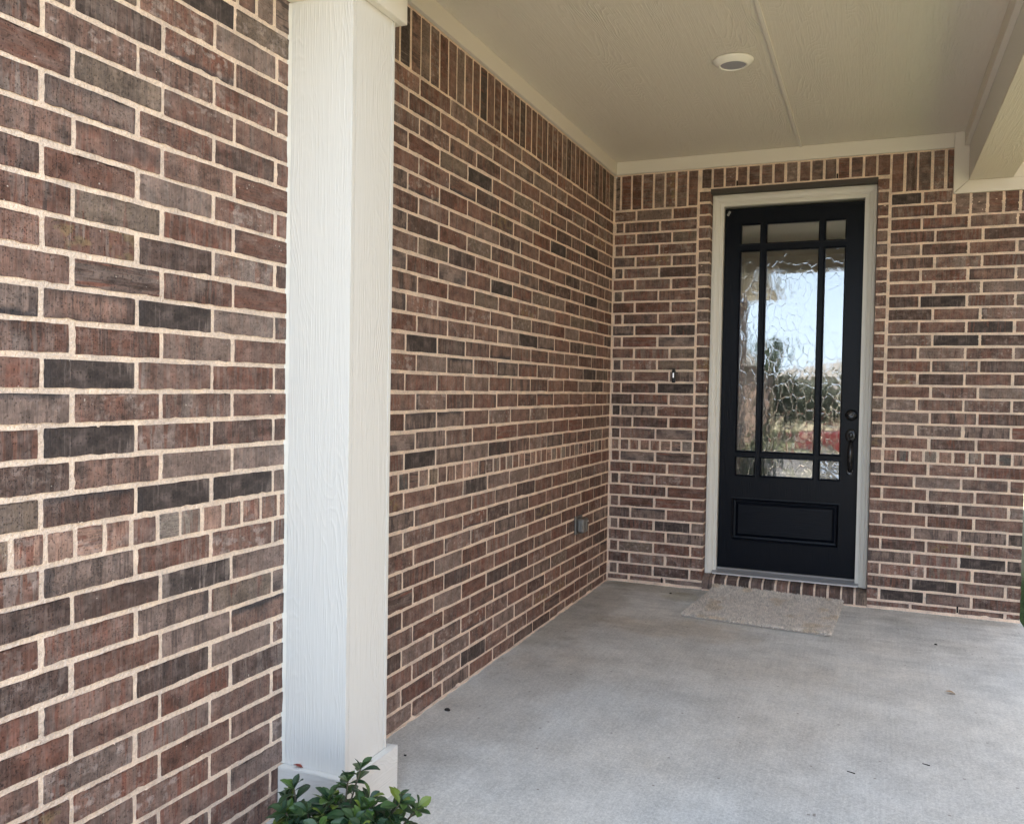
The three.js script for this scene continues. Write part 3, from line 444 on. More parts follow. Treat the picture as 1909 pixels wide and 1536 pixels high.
  const tube = new THREE.TubeGeometry(path, 40, 0.010, 14); { const p = tube.attributes.position, fr = 15; for (let i = 0; i < p.count; i++) { const t = Math.floor(i / fr) / 40, k = 0.9 + 0.95 * Math.pow(Math.sin(Math.PI * clamp(t * 0.92)), 1.3), c = path.getPointAt(Math.min(1, t)); p.setXYZ(i, c.x + (p.getX(i) - c.x) * k, c.y + (p.getY(i) - c.y) * k, c.z + (p.getZ(i) - c.z) * k); } tube.computeVertexNormals(); }
  part(h, 'grip', tube, iron);
  const latch = new THREE.SphereGeometry(0.017, 20, 12); latch.scale(0.95, 1.25, 0.55); part(h, 'thumb_latch', latch, iron, [0, 0.004, 0.018]);
  part(h, 'lower_plate', lathe([[0.022, 0], [0.022, 0.005], [0.019, 0.008], [0.015, 0.0082], [0.013, 0.006], [0, 0.006]]).scale(1, 1.15, 1), iron, [0, -0.238, 0]);
  part(d, 'sensor_tag', new RoundedBoxGeometry(0.016, 0.034, 0.003, 1, 0.001).rotateZ(-0.5), std(0.30, 0.29, 0.26, 0.6), [0.793, 2.616, DZ + 0.0022]);
  part(d, 'door_sweep', bxx(DX0 + 0.002, DX1 - 0.002, 0.1455, 0.1495, -0.165, -0.130, 0, 'x'), std(0.02, 0.02, 0.02, 0.8));
}
// hall behind the door (dark, closed)
{
  const h = struct('hall', 'dark entrance hall behind the front door', 'room'), m = std(0.30, 0.28, 0.25, 0.9);
  for (const a of [[0.2, 0.5, -0.2, 2.96, -3.0, -0.1115], [2.0, 2.3, -0.2, 2.96, -3.0, -0.1115], [0.5, 2.0, -0.2, 2.96, -3.3, -3.0], [0.5, 2.0, 2.74, 2.96, -3.0, -0.1115], [0.5, 2.0, -0.2, 0.105, -3.0, -0.1115]]) part(h, 'wall', bxx(...a, 0), m);
}

// ------------------------------------------------------------------ small things on the walls
{
  const b = thing('doorbell', 'slim black doorbell with a white lit bar on the back wall', 'doorbell', [0.461, 1.478, 0]);
  part(b, 'housing', new RoundedBoxGeometry(0.026, 0.088, 0.022, 3, 0.008).translate(0, 0, 0.0125), std(0.008, 0.007, 0.007, 0.4));
  part(b, 'light_bar', new RoundedBoxGeometry(0.009, 0.034, 0.005, 2, 0.002).translate(-0.001, 0.008, 0.0245), std(0.85, 0.86, 0.88, 0.35, { emissive: rgb(0.06, 0.06, 0.065) }));
  const c = thing('bell_mount', 'small dark wedge mount stub just above the doorbell', 'mount', [0.459, 1.530, 0]); scene.remove(c); used.delete('bell_mount');
  part(b, 'mount', new RoundedBoxGeometry(0.020, 0.020, 0.012, 2, 0.003).translate(-0.002, 0.046, 0.007), std(0.02, 0.015, 0.013, 0.6));
  const o = thing('outlet_box', 'grey weatherproof outlet box low on the left brick wall', 'outlet box', [0, 0.498, 0.695]);
  const met = std(0.21, 0.205, 0.19, 0.42, { metalness: 0.55, bumpMap: sandBump, bumpScale: 0.0006 });
  part(o, 'back_plate', new RoundedBoxGeometry(0.012, 0.118, 0.132, 2, 0.004).translate(0.007, 0, 0), met);
  const cov = part(o, 'cover', new RoundedBoxGeometry(0.052, 0.096, 0.108, 4, 0.018).translate(0.038, 0, 0.006), met);
  part(cov, 'hinge', new THREE.CylinderGeometry(0.006, 0.006, 0.07, 10).translate(0.018, 0, -0.058), met);
  part(cov, 'latch_tab', new RoundedBoxGeometry(0.012, 0.03, 0.014, 1, 0.003).translate(0.05, -0.006, 0.061), met);
  part(cov, 'rib', new RoundedBoxGeometry(0.006, 0.066, 0.010, 1, 0.002).translate(0.0645, 0, 0.004), met);
  part(cov, 'screw', new THREE.SphereGeometry(0.006, 10, 6).translate(0.064, 0.026, -0.022), std(0.5, 0.5, 0.5, 0.3, { metalness: 0.8 }));
}

// ------------------------------------------------------------------ door mat
{
  const mat = thing('door_mat', 'rough beige carpet doormat lying askew before the front door', 'doormat');
  const A = [0.705, 0.765], B = [1.566, 0.822], C = [0.772, 0.030], D = [1.604, 0.030]; // FL, FR, BL, BR
  const at = (u, v) => { const x = lerp(lerp(A[0], B[0], u), lerp(C[0], D[0], u), v), z = lerp(lerp(A[1], B[1], u), lerp(C[1], D[1], u), v), lift = 0.034 * Math.pow(clamp((v - 0.86) / 0.14), 1.6) * (1 - 0.62 * u) + 0.003 * Math.sin(u * 5 + 1) * Math.sin(v * 3); return [x, slabY(z) + 0.016 + lift, z]; };
  const nu = 40, nv = 30, pos = []; const quad = (a, b, c, d) => pos.push(...a, ...b, ...c, ...c, ...b, ...d);
  const dn = (p, k) => [p[0], p[1] - k - 0.0035, p[2]];
  for (let i = 0; i < nu; i++) for (let j = 0; j < nv; j++) { const a = at(i / nu, j / nv), b = at((i + 1) / nu, j / nv), c = at(i / nu, (j + 1) / nv), d = at((i + 1) / nu, (j + 1) / nv); quad(a, b, c, d); quad(dn(a, .009), dn(c, .009), dn(b, .009), dn(d, .009)); if (j === 0) quad(dn(a, .009), dn(b, .009), a, b); if (j === nv - 1) quad(c, d, dn(c, .009), dn(d, .009)); if (i === 0) quad(dn(c, .009), dn(a, .009), c, a); if (i === nu - 1) quad(dn(b, .009), dn(d, .009), b, d); }
  const g = new THREE.BufferGeometry(); g.setAttribute('position', new THREE.Float32BufferAttribute(pos, 3)); g.computeVertexNormals(); part(mat, 'backing', metricUV(g, 'x'), std(0.40, 0.35, 0.30, 0.95));
  const tp = []; for (let i = 0; i < 3; i++) { const a = i / 3 * 6.283, b = (i + 1) / 3 * 6.283, R = 0.0021; tp.push(Math.cos(a) * R, 0, Math.sin(a) * R, 0, 1, 0, Math.cos(b) * R, 0, Math.sin(b) * R); }
  const tg = new THREE.BufferGeometry(); tg.setAttribute('position', new THREE.Float32BufferAttribute(tp, 3)); tg.computeVertexNormals();
  const N = 46000, im = new THREE.InstancedMesh(tg, new THREE.MeshStandardMaterial({ color: 0xffffff, roughness: 0.95 }), N), M = new THREE.Matrix4(), Q = new THREE.Quaternion(), E = new THREE.Euler(), P = new THREE.Vector3(), S = new THREE.Vector3(), C3 = new THREE.Color();
  for (let i = 0; i < N; i++) {
    let u = rnd(), v = rnd(); if (i % 14 === 0) { const e = (rnd() * 4) | 0; if (e === 0) v = 0; else if (e === 1) u = 1; else if (e === 2) u = 0; else v = 1; } const p = at(u, v); P.set(p[0], p[1] - 0.002, p[2]);
    const ed = (Math.min(u, 1 - u) < 0.012 || Math.min(v, 1 - v) < 0.012) ? 1.25 : 0.5, fl = vn(u * 34, v * 30, 95) - 0.5, fl2 = vn(u * 30, v * 34, 96) - 0.5; E.set((rnd() - 0.5) * 2 * ed + fl * 1.1, rnd() * 6.28, (rnd() - 0.5) * 2 * ed + fl2 * 1.1); Q.setFromEuler(E); S.set(1 + rnd() * 0.6, 0.011 + 0.008 * rnd(), 1 + rnd() * 0.6); M.compose(P, Q, S); im.setMatrixAt(i, M);
    let k = 0.62 + 0.55 * rnd() + 0.35 * (vn(u * 60, v * 60, 97) - 0.5); const st = sst(0.62, 0.75, fbm(u * 7, v * 6, 98, 3)) * 0.6; im.setColorAt(i, C3.setRGB(0.78 * k * lerp(1, 0.88, st), 0.70 * k * lerp(1, 0.77, st), 0.60 * k * lerp(1, 0.6, st)));
  }
  im.name = 'pile'; sh(im); im.userData.kind = 'stuff'; mat.add(im);
}

// ------------------------------------------------------------------ shrubs
const leafGeos = []; for (let v = 0; v < 4; v++) { const q = rngOf(50 + v), n = 6, pos = [], uv = [], L = 1, bend = 0.18 + 0.3 * q(), fold = 0.14 + 0.12 * q(), tw = (q() - 0.5) * 0.3; const P = (i, s) => { const t = i / n, w = 0.27 * Math.pow(Math.sin(Math.PI * Math.pow(t * 0.97 + 0.015, 1.5)), 0.8), y = t * L; return [s * w, y * (1 - 0.1 * bend * t), -bend * t * t + Math.abs(s) * w * fold * 2 + s * w * tw * t]; }; for (let i = 0; i < n; i++) for (const [s0, s1] of [[-1, 0], [0, 1]]) { const a = P(i, s0), b = P(i, s1), c = P(i + 1, s0), d = P(i + 1, s1); pos.push(...a, ...b, ...c, ...c, ...b, ...d); } const g = new THREE.BufferGeometry(); g.setAttribute('position', new THREE.Float32BufferAttribute(pos, 3)); const wv = g; wv.computeVertexNormals(); wv.setAttribute('uv', new THREE.Float32BufferAttribute(new Float32Array(pos.length / 3 * 2), 2)); leafGeos.push(metricUV(wv, 'y')); }
const leafMats = [[.034, .078, .024], [.046, .100, .026], [.024, .060, .024], [.150, .205, .026], [.075, .145, .028]].map(c => new THREE.MeshPhysicalMaterial({ color: rgb(...c), roughness: 0.48, transmission: 0.18, thickness: 0, side: THREE.DoubleSide }));
const barkMat = std(0.10, 0.085, 0.055, 0.85);
function shrub(label, base, spread, height, sprays, seed, ownLeaves, group) {
  const q = rngOf(seed), s = thing('shrub', label, 'shrub', base, group), own = [], rest = leafMats.map(() => []), stems = [];
  for (const t of sprays) {
    const tip = new THREE.Vector3(...t), root = new THREE.Vector3((q() - 0.5) * spread * 0.3, 0, (q() - 0.5) * spread * 0.3), midp = root.clone().lerp(tip, 0.55).add(new THREE.Vector3((q() - 0.5) * 0.05, 0.04, (q() - 0.5) * 0.05));
    const cv = new THREE.CatmullRomCurve3([root, midp, tip]); stems.push(plain(new THREE.TubeGeometry(cv, 8, 0.0028, 5)));
    const dir = cv.getTangentAt(1), nl = 19 + ((q() * 6) | 0);
    for (let i = 0; i < nl; i++) {
      const f = i / nl, along = i < 6 ? 1 - 0.004 * i : 1 - 0.62 * Math.pow((i - 5) / (nl - 5), 1), p = cv.getPointAt(clamp(along)), ang = i * 2.4 + q() * 0.7, tilt = i < 3 ? 0.35 + 0.3 * q() : 0.75 + 0.6 * q();
      const side = new THREE.Vector3(Math.cos(ang), 0, Math.sin(ang)), up = dir.clone().multiplyScalar(Math.cos(tilt)).addScaledVector(side, Math.sin(tilt)).normalize();
      const qu = new THREE.Quaternion().setFromUnitVectors(new THREE.Vector3(0, 1, 0), up).multiply(new THREE.Quaternion().setFromAxisAngle(new THREE.Vector3(0, 1, 0), q() * 6.28)); 
      const nrm = new THREE.Vector3(0, 0, 1).applyQuaternion(qu), want = dir.clone().addScaledVector(up, -dir.dot(up)).normalize(); const an = Math.atan2(new THREE.Vector3().crossVectors(nrm, want).dot(up), nrm.dot(want)); qu.premultiply(new THREE.Quaternion().setFromAxisAngle(up, an + (q() - 0.5) * 0.7));
      const size = (i < 3 ? 0.030 : 0.044) + 0.024 * q(), young = i < 5 && q() < 0.45, mi = young ? (q() < 0.5 ? 3 : 4) : (q() * 3) | 0; own.push({ p, qu, size, mi, g: leafGeos[(q() * 4) | 0], y: p.y });
    }
  }
  own.sort((a, b) => b.y - a.y);
  own.forEach((l, i) => { const m = new THREE.Mesh(l.g, leafMats[l.mi]); m.position.copy(l.p); m.quaternion.copy(l.qu); m.scale.setScalar(l.size); if (i < ownLeaves) { sh(m); m.name = 'leaf'; s.add(m); } else { m.updateMatrix(); rest[l.mi].push(l.g.clone().applyMatrix4(m.matrix)); } });
  part(s, 'stem', mergeGeometries(stems, false), barkMat);
  rest.forEach((r, i) => { if (r.length) part(s, 'leaf', mergeGeometries(r, false), leafMats[i], null, { kind: 'stuff' }); });
  return s;
}
{
  const tips = [[-0.155, .40, .02], [-0.12, .44, .03], [0.03, .47, -.02], [0.06, .505, -.04], [0.0, .43, .03], [0.17, .43, -.06], [0.205, .445, -.02], [0.24, .42, -.05], [-0.16, .335, .08], [-0.17, .30, .02], [-0.05, .40, .06], [0.10, .40, .05], [0.15, .36, .07], [-0.1, .345, .11], [0.0, .35, .12], [0.08, .33, .13], [0.19, .33, .04], [0.22, .30, .09], [-0.16, .29, .14], [-0.06, .29, .17], [0.05, .28, .18], [0.14, .27, .16], [-0.16, .25, .1], [0.02, .36, .0], [-0.08, .36, -.02]]; { const q = rngOf(77); for (let i = 0; i < 64; i++) tips.push([-0.19 + 0.39 * q(), 0.20 + 0.22 * q(), -0.05 + 0.24 * q()]); for (let i = 0; i < 26; i++) tips.push([-0.13 + 0.33 * q(), 0.31 + 0.11 * q(), -0.06 + 0.16 * q()]); }
  for (const t of tips) t[0] = Math.max(t[0], -0.165 + 0.7 * Math.max(0, t[2]));
  shrub('glossy dark green shrub growing at the foot of the white column', [0.375, -0.222, 3.965], 0.4, 0.5, tips, 5, 290);
  const more = (n, R, H, sd) => { const q = rngOf(sd), l = []; for (let i = 0; i < n; i++) { const a = q() * 6.283, r = R * Math.sqrt(q()), y = H * (0.45 + 0.55 * Math.sqrt(1 - (r / R) ** 2) * (0.7 + 0.3 * q())); l.push([Math.cos(a) * r, y, Math.sin(a) * r]); } return l; };
  shrub('taller dark green shrub in the bed by the brick wing, nearest the column', [0.32, -0.222, 5.35], 0.5, 1.0, more(46, 0.30, 0.95, 8), 8, 0, 'shrubs along the brick wing');
  shrub('taller dark green shrub in the bed by the brick wing, farthest from the porch', [0.30, -0.222, 6.25], 0.5, 1.1, more(46, 0.32, 1.15, 9), 9, 0, 'shrubs along the brick wing');
}
// ------------------------------------------------------------------ litter on the porch
{
  const dark = std(0.018, 0.015, 0.013, 0.9), tan = std(0.36, 0.24, 0.13, 0.9);
  const peb = (x, z, r, label) => { const g = new THREE.IcosahedronGeometry(r, 1), p = g.attributes.position; for (let i = 0; i < p.count; i++) { const k = 0.75 + 0.5 * hsh((p.getX(i) * 9e4) | 0, (p.getY(i) * 9e4) | 0, 7); p.setXYZ(i, p.getX(i) * k * 1.3, p.getY(i) * k * 0.6, p.getZ(i) * k); } g.computeVertexNormals(); const m = solo('debris', label, 'debris', g, dark, { group: 'specks of dirt on the porch floor' }); m.position.set(x, slabY(z) + r * 0.42, z); };
  peb(0.095, 2.712, 0.010, 'small black speck on the concrete beside the left brick wall'); peb(0.155, 3.18, 0.005, 'tiny black speck on the concrete just behind the column'); peb(0.515, 0.215, 0.007, 'tiny black speck on the concrete left of the doormat'); peb(2.11, 0.72, 0.007, 'tiny black speck on the concrete right of the doormat');
  const twig = (x, z, a, L, label) => { const g = new THREE.CylinderGeometry(0.0012, 0.0022, L, 5); g.rotateZ(Math.PI / 2); g.rotateY(a); const m = solo('twig', label, 'twig', g, dark, { group: 'twigs on the porch floor' }); m.position.set(x, slabY(z) + 0.0022, z); };
  twig(1.72, 2.62, -0.35, 0.030, 'dark twig on the concrete near the bottom edge, right of centre'); twig(1.98, 2.43, -0.3, 0.026, 'dark twig on the concrete near the right edge');
  const lf = g => { const m = g.clone(); m.rotateX(-Math.PI / 2); return m; };
  const l1 = solo('dry_leaf', 'dry tan leaf lying on the concrete at the right', 'leaf', lf(leafGeos[1]), tan); l1.scale.setScalar(0.05); l1.rotation.y = -1.3; l1.position.set(2.10, slabY(1.55) + 0.012, 1.55);
  const l2 = solo('dry_leaf', 'small red leaf lying on the ledge of the column base', 'leaf', lf(leafGeos[2]), std(0.22, 0.035, 0.02, 0.7)); l2.scale.set(0.034, 0.034, 0.034); l2.rotation.y = -1.2; l2.position.set(0.052, 0.1435, 3.732);
}

// ------------------------------------------------------------------ house around the porch (outside the frame): wing, back of house, roof
const sidingMat = std(0.30, 0.22, 0.18, 0.9, { bumpMap: sandBump, bumpScale: 0.002 });
{
  const w = thing('house_wing', 'brick wing of the house behind the left brick wall', 'building');
  part(w, 'body', bxx(-6.2, -0.1105, -0.6, 2.755, -0.1, 6.6, 0), sidingMat);
  part(w, 'end_wall', bxx(-6.2, -0.0045, -0.6, 2.755, 6.601, 6.7, 0), sidingMat);
  const m = thing('main_house', 'brick body of the house behind the front door wall', 'building');
  part(m, 'wall', bxx(-6.2, 0.199, -0.6, 2.955, -9, -0.1115, 0), sidingMat); part(m, 'wall', bxx(2.301, 2.609, -0.6, 2.955, -9, -0.1115, 0), sidingMat); part(m, 'wall', bxx(0.2, 2.3, -0.6, 2.955, -9, -3.301, 0), sidingMat);
  const shing = std(0.10, 0.095, 0.09, 0.95, { bumpMap: sandBump, bumpScale: 0.01 });
  const hip = (x0, x1, z0, z1, y, ry, ix, iz) => { const pos = [], a = [x0, y, z0], b = [x1, y, z0], c = [x1, y, z1], d = [x0, y, z1], e = [x0 + ix, ry, z0 + iz], f = [x1 - ix, ry, z0 + iz], g2 = [x1 - ix, ry, z1 - iz], h = [x0 + ix, ry, z1 - iz]; const t = (...q) => q.forEach(p => pos.push(...p)); t(a, e, b, b, e, f, b, f, c, c, f, g2, c, g2, d, d, g2, h, d, h, a, a, h, e, e, h, f, f, h, g2); t(a, b, c, a, c, d); const g = new THREE.BufferGeometry(); g.setAttribute('position', new THREE.Float32BufferAttribute(pos, 3)); g.computeVertexNormals(); return metricUV(g, 'y'); };
  const r = thing('house_roof', 'dark grey hip roof over the porch and front door', 'roof');
  part(r, 'shingles', hip(-6.7, 3.05, -9.5, 4.15, 3.09, 5.6, 4.6, 4.6), shing); part(r, 'soffit', bxx(-6.69, 3.04, 3.02, 3.085, 3.72, 4.14, 0.003), paintTrim); part(r, 'soffit', bxx(2.503, 3.04, 3.02, 3.085, -9, 3.719, 0.003), paintTrim); part(r, 'fascia', bxx(-6.69, 3.06, 3.0, 3.14, 4.151, 4.17, 0.003), paintTrim);
  part(r, 'fascia', bxx(3.061, 3.08, 3.0, 3.14, -9, 4.17, 0.003), paintTrim);
  const r2 = thing('house_roof', 'dark grey hip roof over the brick wing', 'roof');
  part(r2, 'shingles', hip(-6.7, 0.45, 4.2, 7.2, 2.84, 3.9, 1.3, 1.3), shing); part(r2, 'soffit', bxx(-0.1, 0.44, 2.765, 2.83, 3.73, 7.19, 0.003), paintTrim); part(r2, 'fascia', bxx(0.451, 0.47, 2.75, 2.9, 4.2, 7.2, 0.003), paintTrim);
}
// ------------------------------------------------------------------ ground, street and the far side (mirrored in the glass)
const noiseCol = (w, cols, f1, f2, s) => colTex(w, w, (x, y, o) => { const a = pvn(x / f1, y / f1, Math.round(w / f1), Math.round(w / f1), s), b = pvn(x / f2, y / f2, Math.round(w / f2), Math.round(w / f2), s + 1), c = pvn(x / 1.5, y / 1.5, Math.round(w / 1.5), Math.round(w / 1.5), s + 2), t = clamp(0.5 * a + 0.3 * b + 0.35 * c - 0.1); for (let i = 0; i < 3; i++) o[i] = lerp(cols[0][i], cols[1][i], t); });
const grassMat = new THREE.MeshStandardMaterial({ map: noiseCol(512, [[.052, .064, .024], [.120, .120, .058]], 64, 12, 101), roughness: 0.95 }); grassMat.map.repeat.set(0.5, 0.5);
const asphMat = new THREE.MeshStandardMaterial({ map: noiseCol(256, [[.055, .055, .058], [.105, .10, .10]], 32, 8, 105), roughness: 0.9 }); asphMat.map.repeat.set(0.6, 0.6);
const walkMat = new THREE.MeshStandardMaterial({ map: noiseCol(256, [[.40, .37, .32], [.54, .50, .43]], 64, 10, 109), roughness: 0.9 }); walkMat.map.repeat.set(0.7, 0.7);
const mulchMat = new THREE.MeshStandardMaterial({ map: noiseCol(256, [[.02, .014, .010], [.10, .065, .04]], 10, 4, 113), roughness: 1, bumpMap: sandBump, bumpScale: 0.03 }); mulchMat.map.repeat.set(3, 3);
const gy = z => -0.235 - 1.0 * sst(7, 23, z);
function sheet(x0, x1, z0, z1, lift, nz = 40, nx = 4) { const g = new THREE.PlaneGeometry(x1 - x0, z1 - z0, nx, nz); g.rotateX(-Math.PI / 2); g.translate((x0 + x1) / 2, 0, (z0 + z1) / 2); const p = g.attributes.position, uv = g.attributes.uv; for (let i = 0; i < p.count; i++) { p.setY(i, gy(p.getZ(i)) + lift); uv.setXY(i, p.getX(i), p.getZ(i)); } g.computeVertexNormals(); return g; }
const S = (name, label, cat, geo, mat) => solo(name, label, cat, geo, mat, { kind: 'structure' });
S('lawn', 'green lawn around the house and across the street', 'lawn', merge([sheet(-900, 900, -900, 4, -0.004, 2, 2), sheet(-900, 900, 4, 26, -0.004, 60, 2), sheet(-900, 900, 26, 900, -0.004, 2, 2)]), grassMat);
S('planting_bed', 'dark mulch bed along the brick wing', 'planting bed', sheet(0.0, 0.95, 3.82, 6.9, 0.012, 8), mulchMat);
S('front_walk', 'pale concrete walk from the porch to the driveway', 'path', sheet(1.0, 2.6, 3.82, 8.4, 0.02, 12), walkMat);
S('driveway', 'pale sunlit concrete driveway in front of the brick wing', 'driveway', sheet(-6.0, 2.6, 8.4, 12.6, 0.02, 14), walkMat);
S('driveway_apron', 'pale concrete driveway strip down to the street', 'driveway', sheet(-6.0, -1.2, 12.6, 20.9, 0.02, 24), walkMat);
S('sidewalk', 'pale concrete sidewalk across the front lawn', 'sidewalk', sheet(-80, 80, 14.6, 15.9, 0.035, 8), walkMat);
S('street', 'grey asphalt street beyond the front lawn', 'street', sheet(-200, 200, 21.2, 31, 0.01, 20), asphMat);
S('kerb', 'pale concrete kerb along the near side of the street', 'kerb', sheet(-200, 200, 20.9, 21.2, 0.13, 3), walkMat);
S('far_kerb', 'pale concrete kerb along the far side of the street', 'kerb', sheet(-200, 200, 31, 31.3, 0.13, 3), walkMat);
{ // grass blades beside the slab
  const bp = [-0.003, 0, 0, 0.003, 0, 0, 0.0005, 1, 0.25], g = new THREE.BufferGeometry(); g.setAttribute('position', new THREE.Float32BufferAttribute(bp, 3)); g.computeVertexNormals();
  const N = 22000, im = new THREE.InstancedMesh(g, new THREE.MeshStandardMaterial({ color: 0xffffff, roughness: 0.8, side: THREE.DoubleSide }), N), M = new THREE.Matrix4(), Q = new THREE.Quaternion(), E = new THREE.Euler(), C3 = new THREE.Color();
  for (let i = 0; i < N; i++) { const x = 2.63 + 3.4 * rnd() * rnd(), z = -2.5 + 6.5 * rnd(); E.set((rnd() - .5) * .6, rnd() * 6.28, (rnd() - .5) * .6); M.compose(new THREE.Vector3(x, -0.24, z), Q.setFromEuler(E), new THREE.Vector3(1, 0.07 + 0.07 * rnd(), 1)); im.setMatrixAt(i, M); const k = 0.6 + 0.8 * rnd(); im.setColorAt(i, C3.setRGB(0.05 * k, 0.11 * k, 0.022 * k)); }
  im.name = 'grass'; sh(im); im.userData = { kind: 'stuff', label: 'green grass blades beside the right edge of the porch slab', category: 'grass' }; scene.add(im);
}
function tree(label, x, z, h, R, n, seed, cols, group, lo = 0.5) {
  const q = rngOf(seed), t = thing('tree', label, 'tree', [x, gy(z), z], group), limbs = [], leaves = [];
  const trunk = new THREE.CylinderGeometry(0.035 * h * 0.35, 0.035 * h * 0.6, h * 0.55, 9); trunk.translate(0, h * 0.275, 0); limbs.push(plain(trunk));
  const ends = []; for (let i = 0; i < 11; i++) { const a = q() * 6.283, r = R * (0.35 + 0.5 * q()), y = h * (lo + (0.92 - lo) * q()), c = new THREE.CatmullRomCurve3([new THREE.Vector3(0, h * (0.3 + 0.2 * q()), 0), new THREE.Vector3(Math.cos(a) * r * 0.4, y * 0.8, Math.sin(a) * r * 0.4), new THREE.Vector3(Math.cos(a) * r, y, Math.sin(a) * r)]); limbs.push(plain(new THREE.TubeGeometry(c, 6, 0.012 * h * 0.3, 5))); ends.push(c.getPoint(1), c.getPoint(0.75)); }
  const pos = []; for (let i = 0; i < n; i++) { const e = ends[(q() * ends.length) | 0], rad = R * 0.42 * Math.cbrt(q()), a = q() * 6.283, b = Math.acos(2 * q() - 1), c = [e.x + rad * Math.sin(b) * Math.cos(a), e.y + rad * 0.8 * Math.cos(b), e.z + rad * Math.sin(b) * Math.sin(a)], s = 0.05 + 0.012 * h * (0.5 + q()); for (let k = 0; k < 3; k++) pos.push(c[0] + (q() - .5) * 2 * s, c[1] + (q() - .5) * 2 * s, c[2] + (q() - .5) * 2 * s); }
  const g = new THREE.BufferGeometry(); g.setAttribute('position', new THREE.Float32BufferAttribute(pos, 3)); g.computeVertexNormals();
  part(t, 'trunk', mergeGeometries(limbs, false), barkMat); part(t, 'crown', g, new THREE.MeshPhysicalMaterial({ color: rgb(...cols), roughness: 0.8, side: THREE.DoubleSide, transmission: 0.25, thickness: 0 }));
}
tree('young slender tree standing on the lawn across the street', -2.45, 33.5, 5.4, 0.8, 1100, 3, [.04, .07, .025], undefined, 0.74);
tree('dense dark tree left of the cream house across the street', -3.4, 50, 3.4, 2.2, 7000, 4, [.016, .03, .012], 'trees across the street');
tree('dense dark tree in front of the cream house across the street', -1.2, 47, 2.5, 1.5, 5000, 14, [.016, .03, .012], 'trees across the street');
tree('dense dark tree right of the cream house across the street', 2.6, 48, 2.7, 1.6, 5000, 24, [.016, .03, .012], 'trees across the street');
[-9.4, -7.6, -5.9, -4.5, -3.2, -0.9, 1.6, 3.3, 5.0].forEach((x, i) => tree(`dark hedge bush across the street, ${['leftmost', 'second', 'third', 'fourth', 'fifth', 'sixth', 'seventh', 'eighth', 'rightmost'][i]} of the hedge row`, x, 45.2, 3.5 + 0.5 * hsh(i, 3, 5), 1.15, 2600, 30 + i, [.014, .028, .011], 'hedge across the street', 0.25));
function house(label, x0, x1, z0, z1, eave, ridge, wall, roofc) {
  const h = thing('far_house', label, 'house'), y = gy(z0) - 0.1; part(h, 'wall', bxx(x0, x1, y, eave, z0, z1, 0.01), std(...wall, 0.9));
  const o = 0.5, d = (z1 - z0) / 2, pos = [], a = [x0 - o, eave, z0 - o], b = [x1 + o, eave, z0 - o], c = [x1 + o, eave, z1 + o], e = [x0 - o, eave, z1 + o], f = [x0 + d * .8, ridge, z0 + d], g2 = [x1 - d * .8, ridge, z0 + d]; const t = (...q) => q.forEach(p => pos.push(...p)); t(a, f, b, b, f, g2, b, g2, c, c, g2, e, e, g2, f, e, f, a, a, b, c, a, c, e); const g = new THREE.BufferGeometry(); g.setAttribute('position', new THREE.Float32BufferAttribute(pos, 3)); g.computeVertexNormals(); part(h, 'roof', metricUV(g, 'y'), std(...roofc, 0.95));
  const gl = std(0.03, 0.035, 0.04, 0.1), fr = std(0.75, 0.74, 0.7, 0.6), n = Math.max(2, Math.round((x1 - x0) / 3.2));
  for (let i = 0; i < n; i++) { const cx = lerp(x0, x1, (i + 0.5) / n); if (i === (n >> 1)) { part(h, 'door', bxx(cx - .5, cx + .5, y + .15, y + 2.3, z0 - .03, z0 + .02, 0.005), std(0.12, 0.05, 0.04, .5)); continue; } const w = part(h, 'window', bxx(cx - .7, cx + .7, y + 1.0, y + 2.4, z0 - .04, z0 + .02, 0.005), fr); part(w, 'pane', bxx(cx - .62, cx + .62, y + 1.08, y + 2.32, z0 - .05, z0 - .035, 0), gl); }
}
house('brick house with a grey hip roof across the street', -17, -4.0, 40, 49, 2.7, 5.4, [.24, .17, .14], [.16, .155, .15]);
house('cream walled house farther off across the street', -5.5, 11, 56, 66, 2.5, 3.6, [.62, .57, .45], [.2, .19, .18]);
house('tall brown brick neighbouring house right of the porch', 5.6, 19, -9, 6.5, 4.8, 7.2, [.22, .155, .11], [.17, .16, .15]);
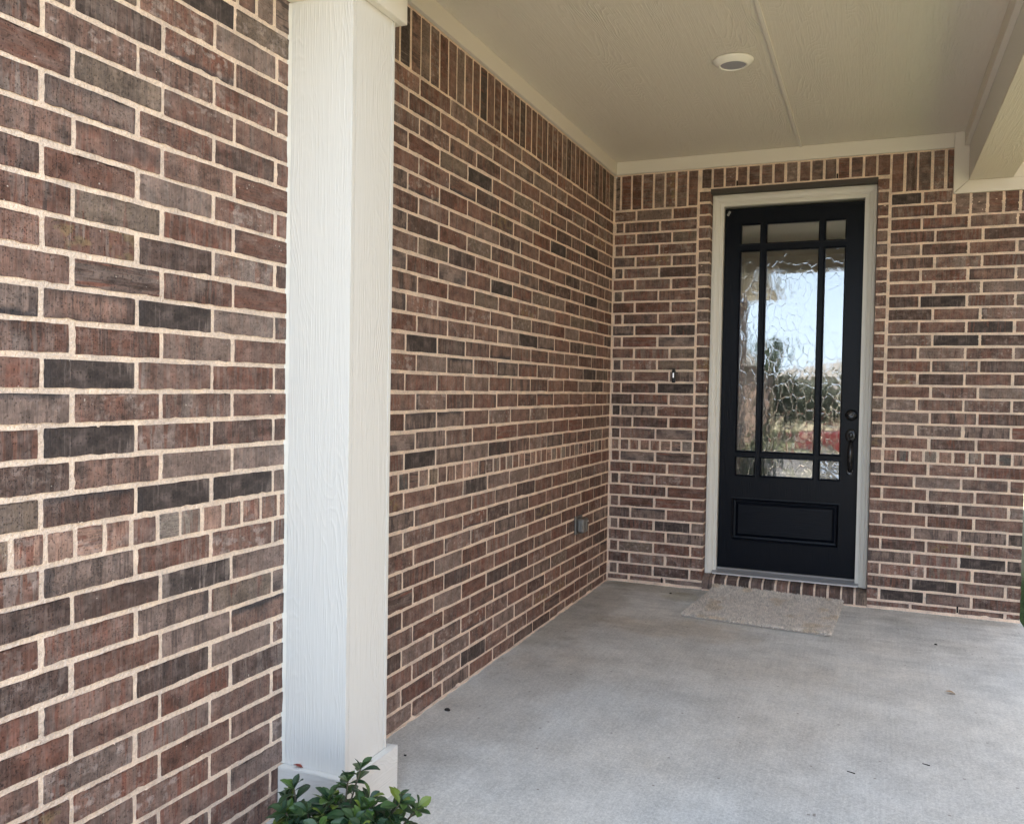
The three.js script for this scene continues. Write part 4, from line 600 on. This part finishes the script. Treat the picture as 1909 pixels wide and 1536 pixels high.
{ // red pickup parked across the street
  const t = thing('pickup_truck', 'red pickup truck parked along the street', 'truck', [1.75, gy(30), 29.2]), red = new THREE.MeshPhysicalMaterial({ color: rgb(.13, .008, .012), roughness: 0.3, clearcoat: 1, clearcoatRoughness: 0.06 }), gl = std(.015, .017, .02, .06), rub = std(.02, .02, .02, .9), chr = std(.6, .6, .6, .2, { metalness: .9 });
  const ex = (pts, w, z) => { const s = new THREE.Shape(); pts.forEach(([x, y], i) => i ? s.lineTo(x, y) : s.moveTo(x, y)); const g = new THREE.ExtrudeGeometry(s, { depth: w, bevelEnabled: true, bevelSize: .05, bevelThickness: .05, bevelSegments: 2 }); g.translate(0, 0, z - w / 2); return plain(g); };
  part(t, 'body', ex([[-2.75, .5], [-2.75, .95], [-2.6, 1.05], [-1.35, 1.1], [2.7, 1.12], [2.72, .5]], 1.7, 0), red);
  const cab = part(t, 'cab', ex([[-1.3, 1.14], [-.75, 1.72], [.85, 1.75], [1.02, 1.14]], 1.5, 0), red);
  part(cab, 'side_window', ex([[-.95, 1.24], [-.62, 1.62], [.68, 1.64], [.78, 1.24]], 1.56, 0), gl); part(cab, 'windshield', ex([[-1.26, 1.22], [-.84, 1.66], [-.82, 1.66], [-1.2, 1.22]], 1.3, 0), gl);
  for (const x of [-1.75, 1.75]) for (const z of [-.8, .8]) { const w = part(t, 'wheel', new THREE.CylinderGeometry(.39, .39, .26, 24).rotateX(Math.PI / 2), rub, [x, .39, z]); part(w, 'rim', new THREE.CylinderGeometry(.23, .23, .28, 16).rotateX(Math.PI / 2), chr); }
  for (const z of [-.65, .65]) part(t, 'headlight', new RoundedBoxGeometry(.08, .18, .3, 2, .03), std(.8, .8, .78, .1), [-2.8, .85, z]);
  part(t, 'bumper', new RoundedBoxGeometry(.15, .22, 1.75, 2, .05), chr, [-2.84, .55, 0]); part(t, 'bumper', new RoundedBoxGeometry(.15, .2, 1.75, 2, .05), chr, [2.82, .55, 0]);
}

// ------------------------------------------------------------------ render
const renderer = new THREE.WebGLRenderer({ antialias: true });
renderer.toneMapping = THREE.LinearToneMapping;
renderer.toneMappingExposure = EXPOSURE;
renderer.shadowMap.enabled = true;
renderer.render(scene, camera);
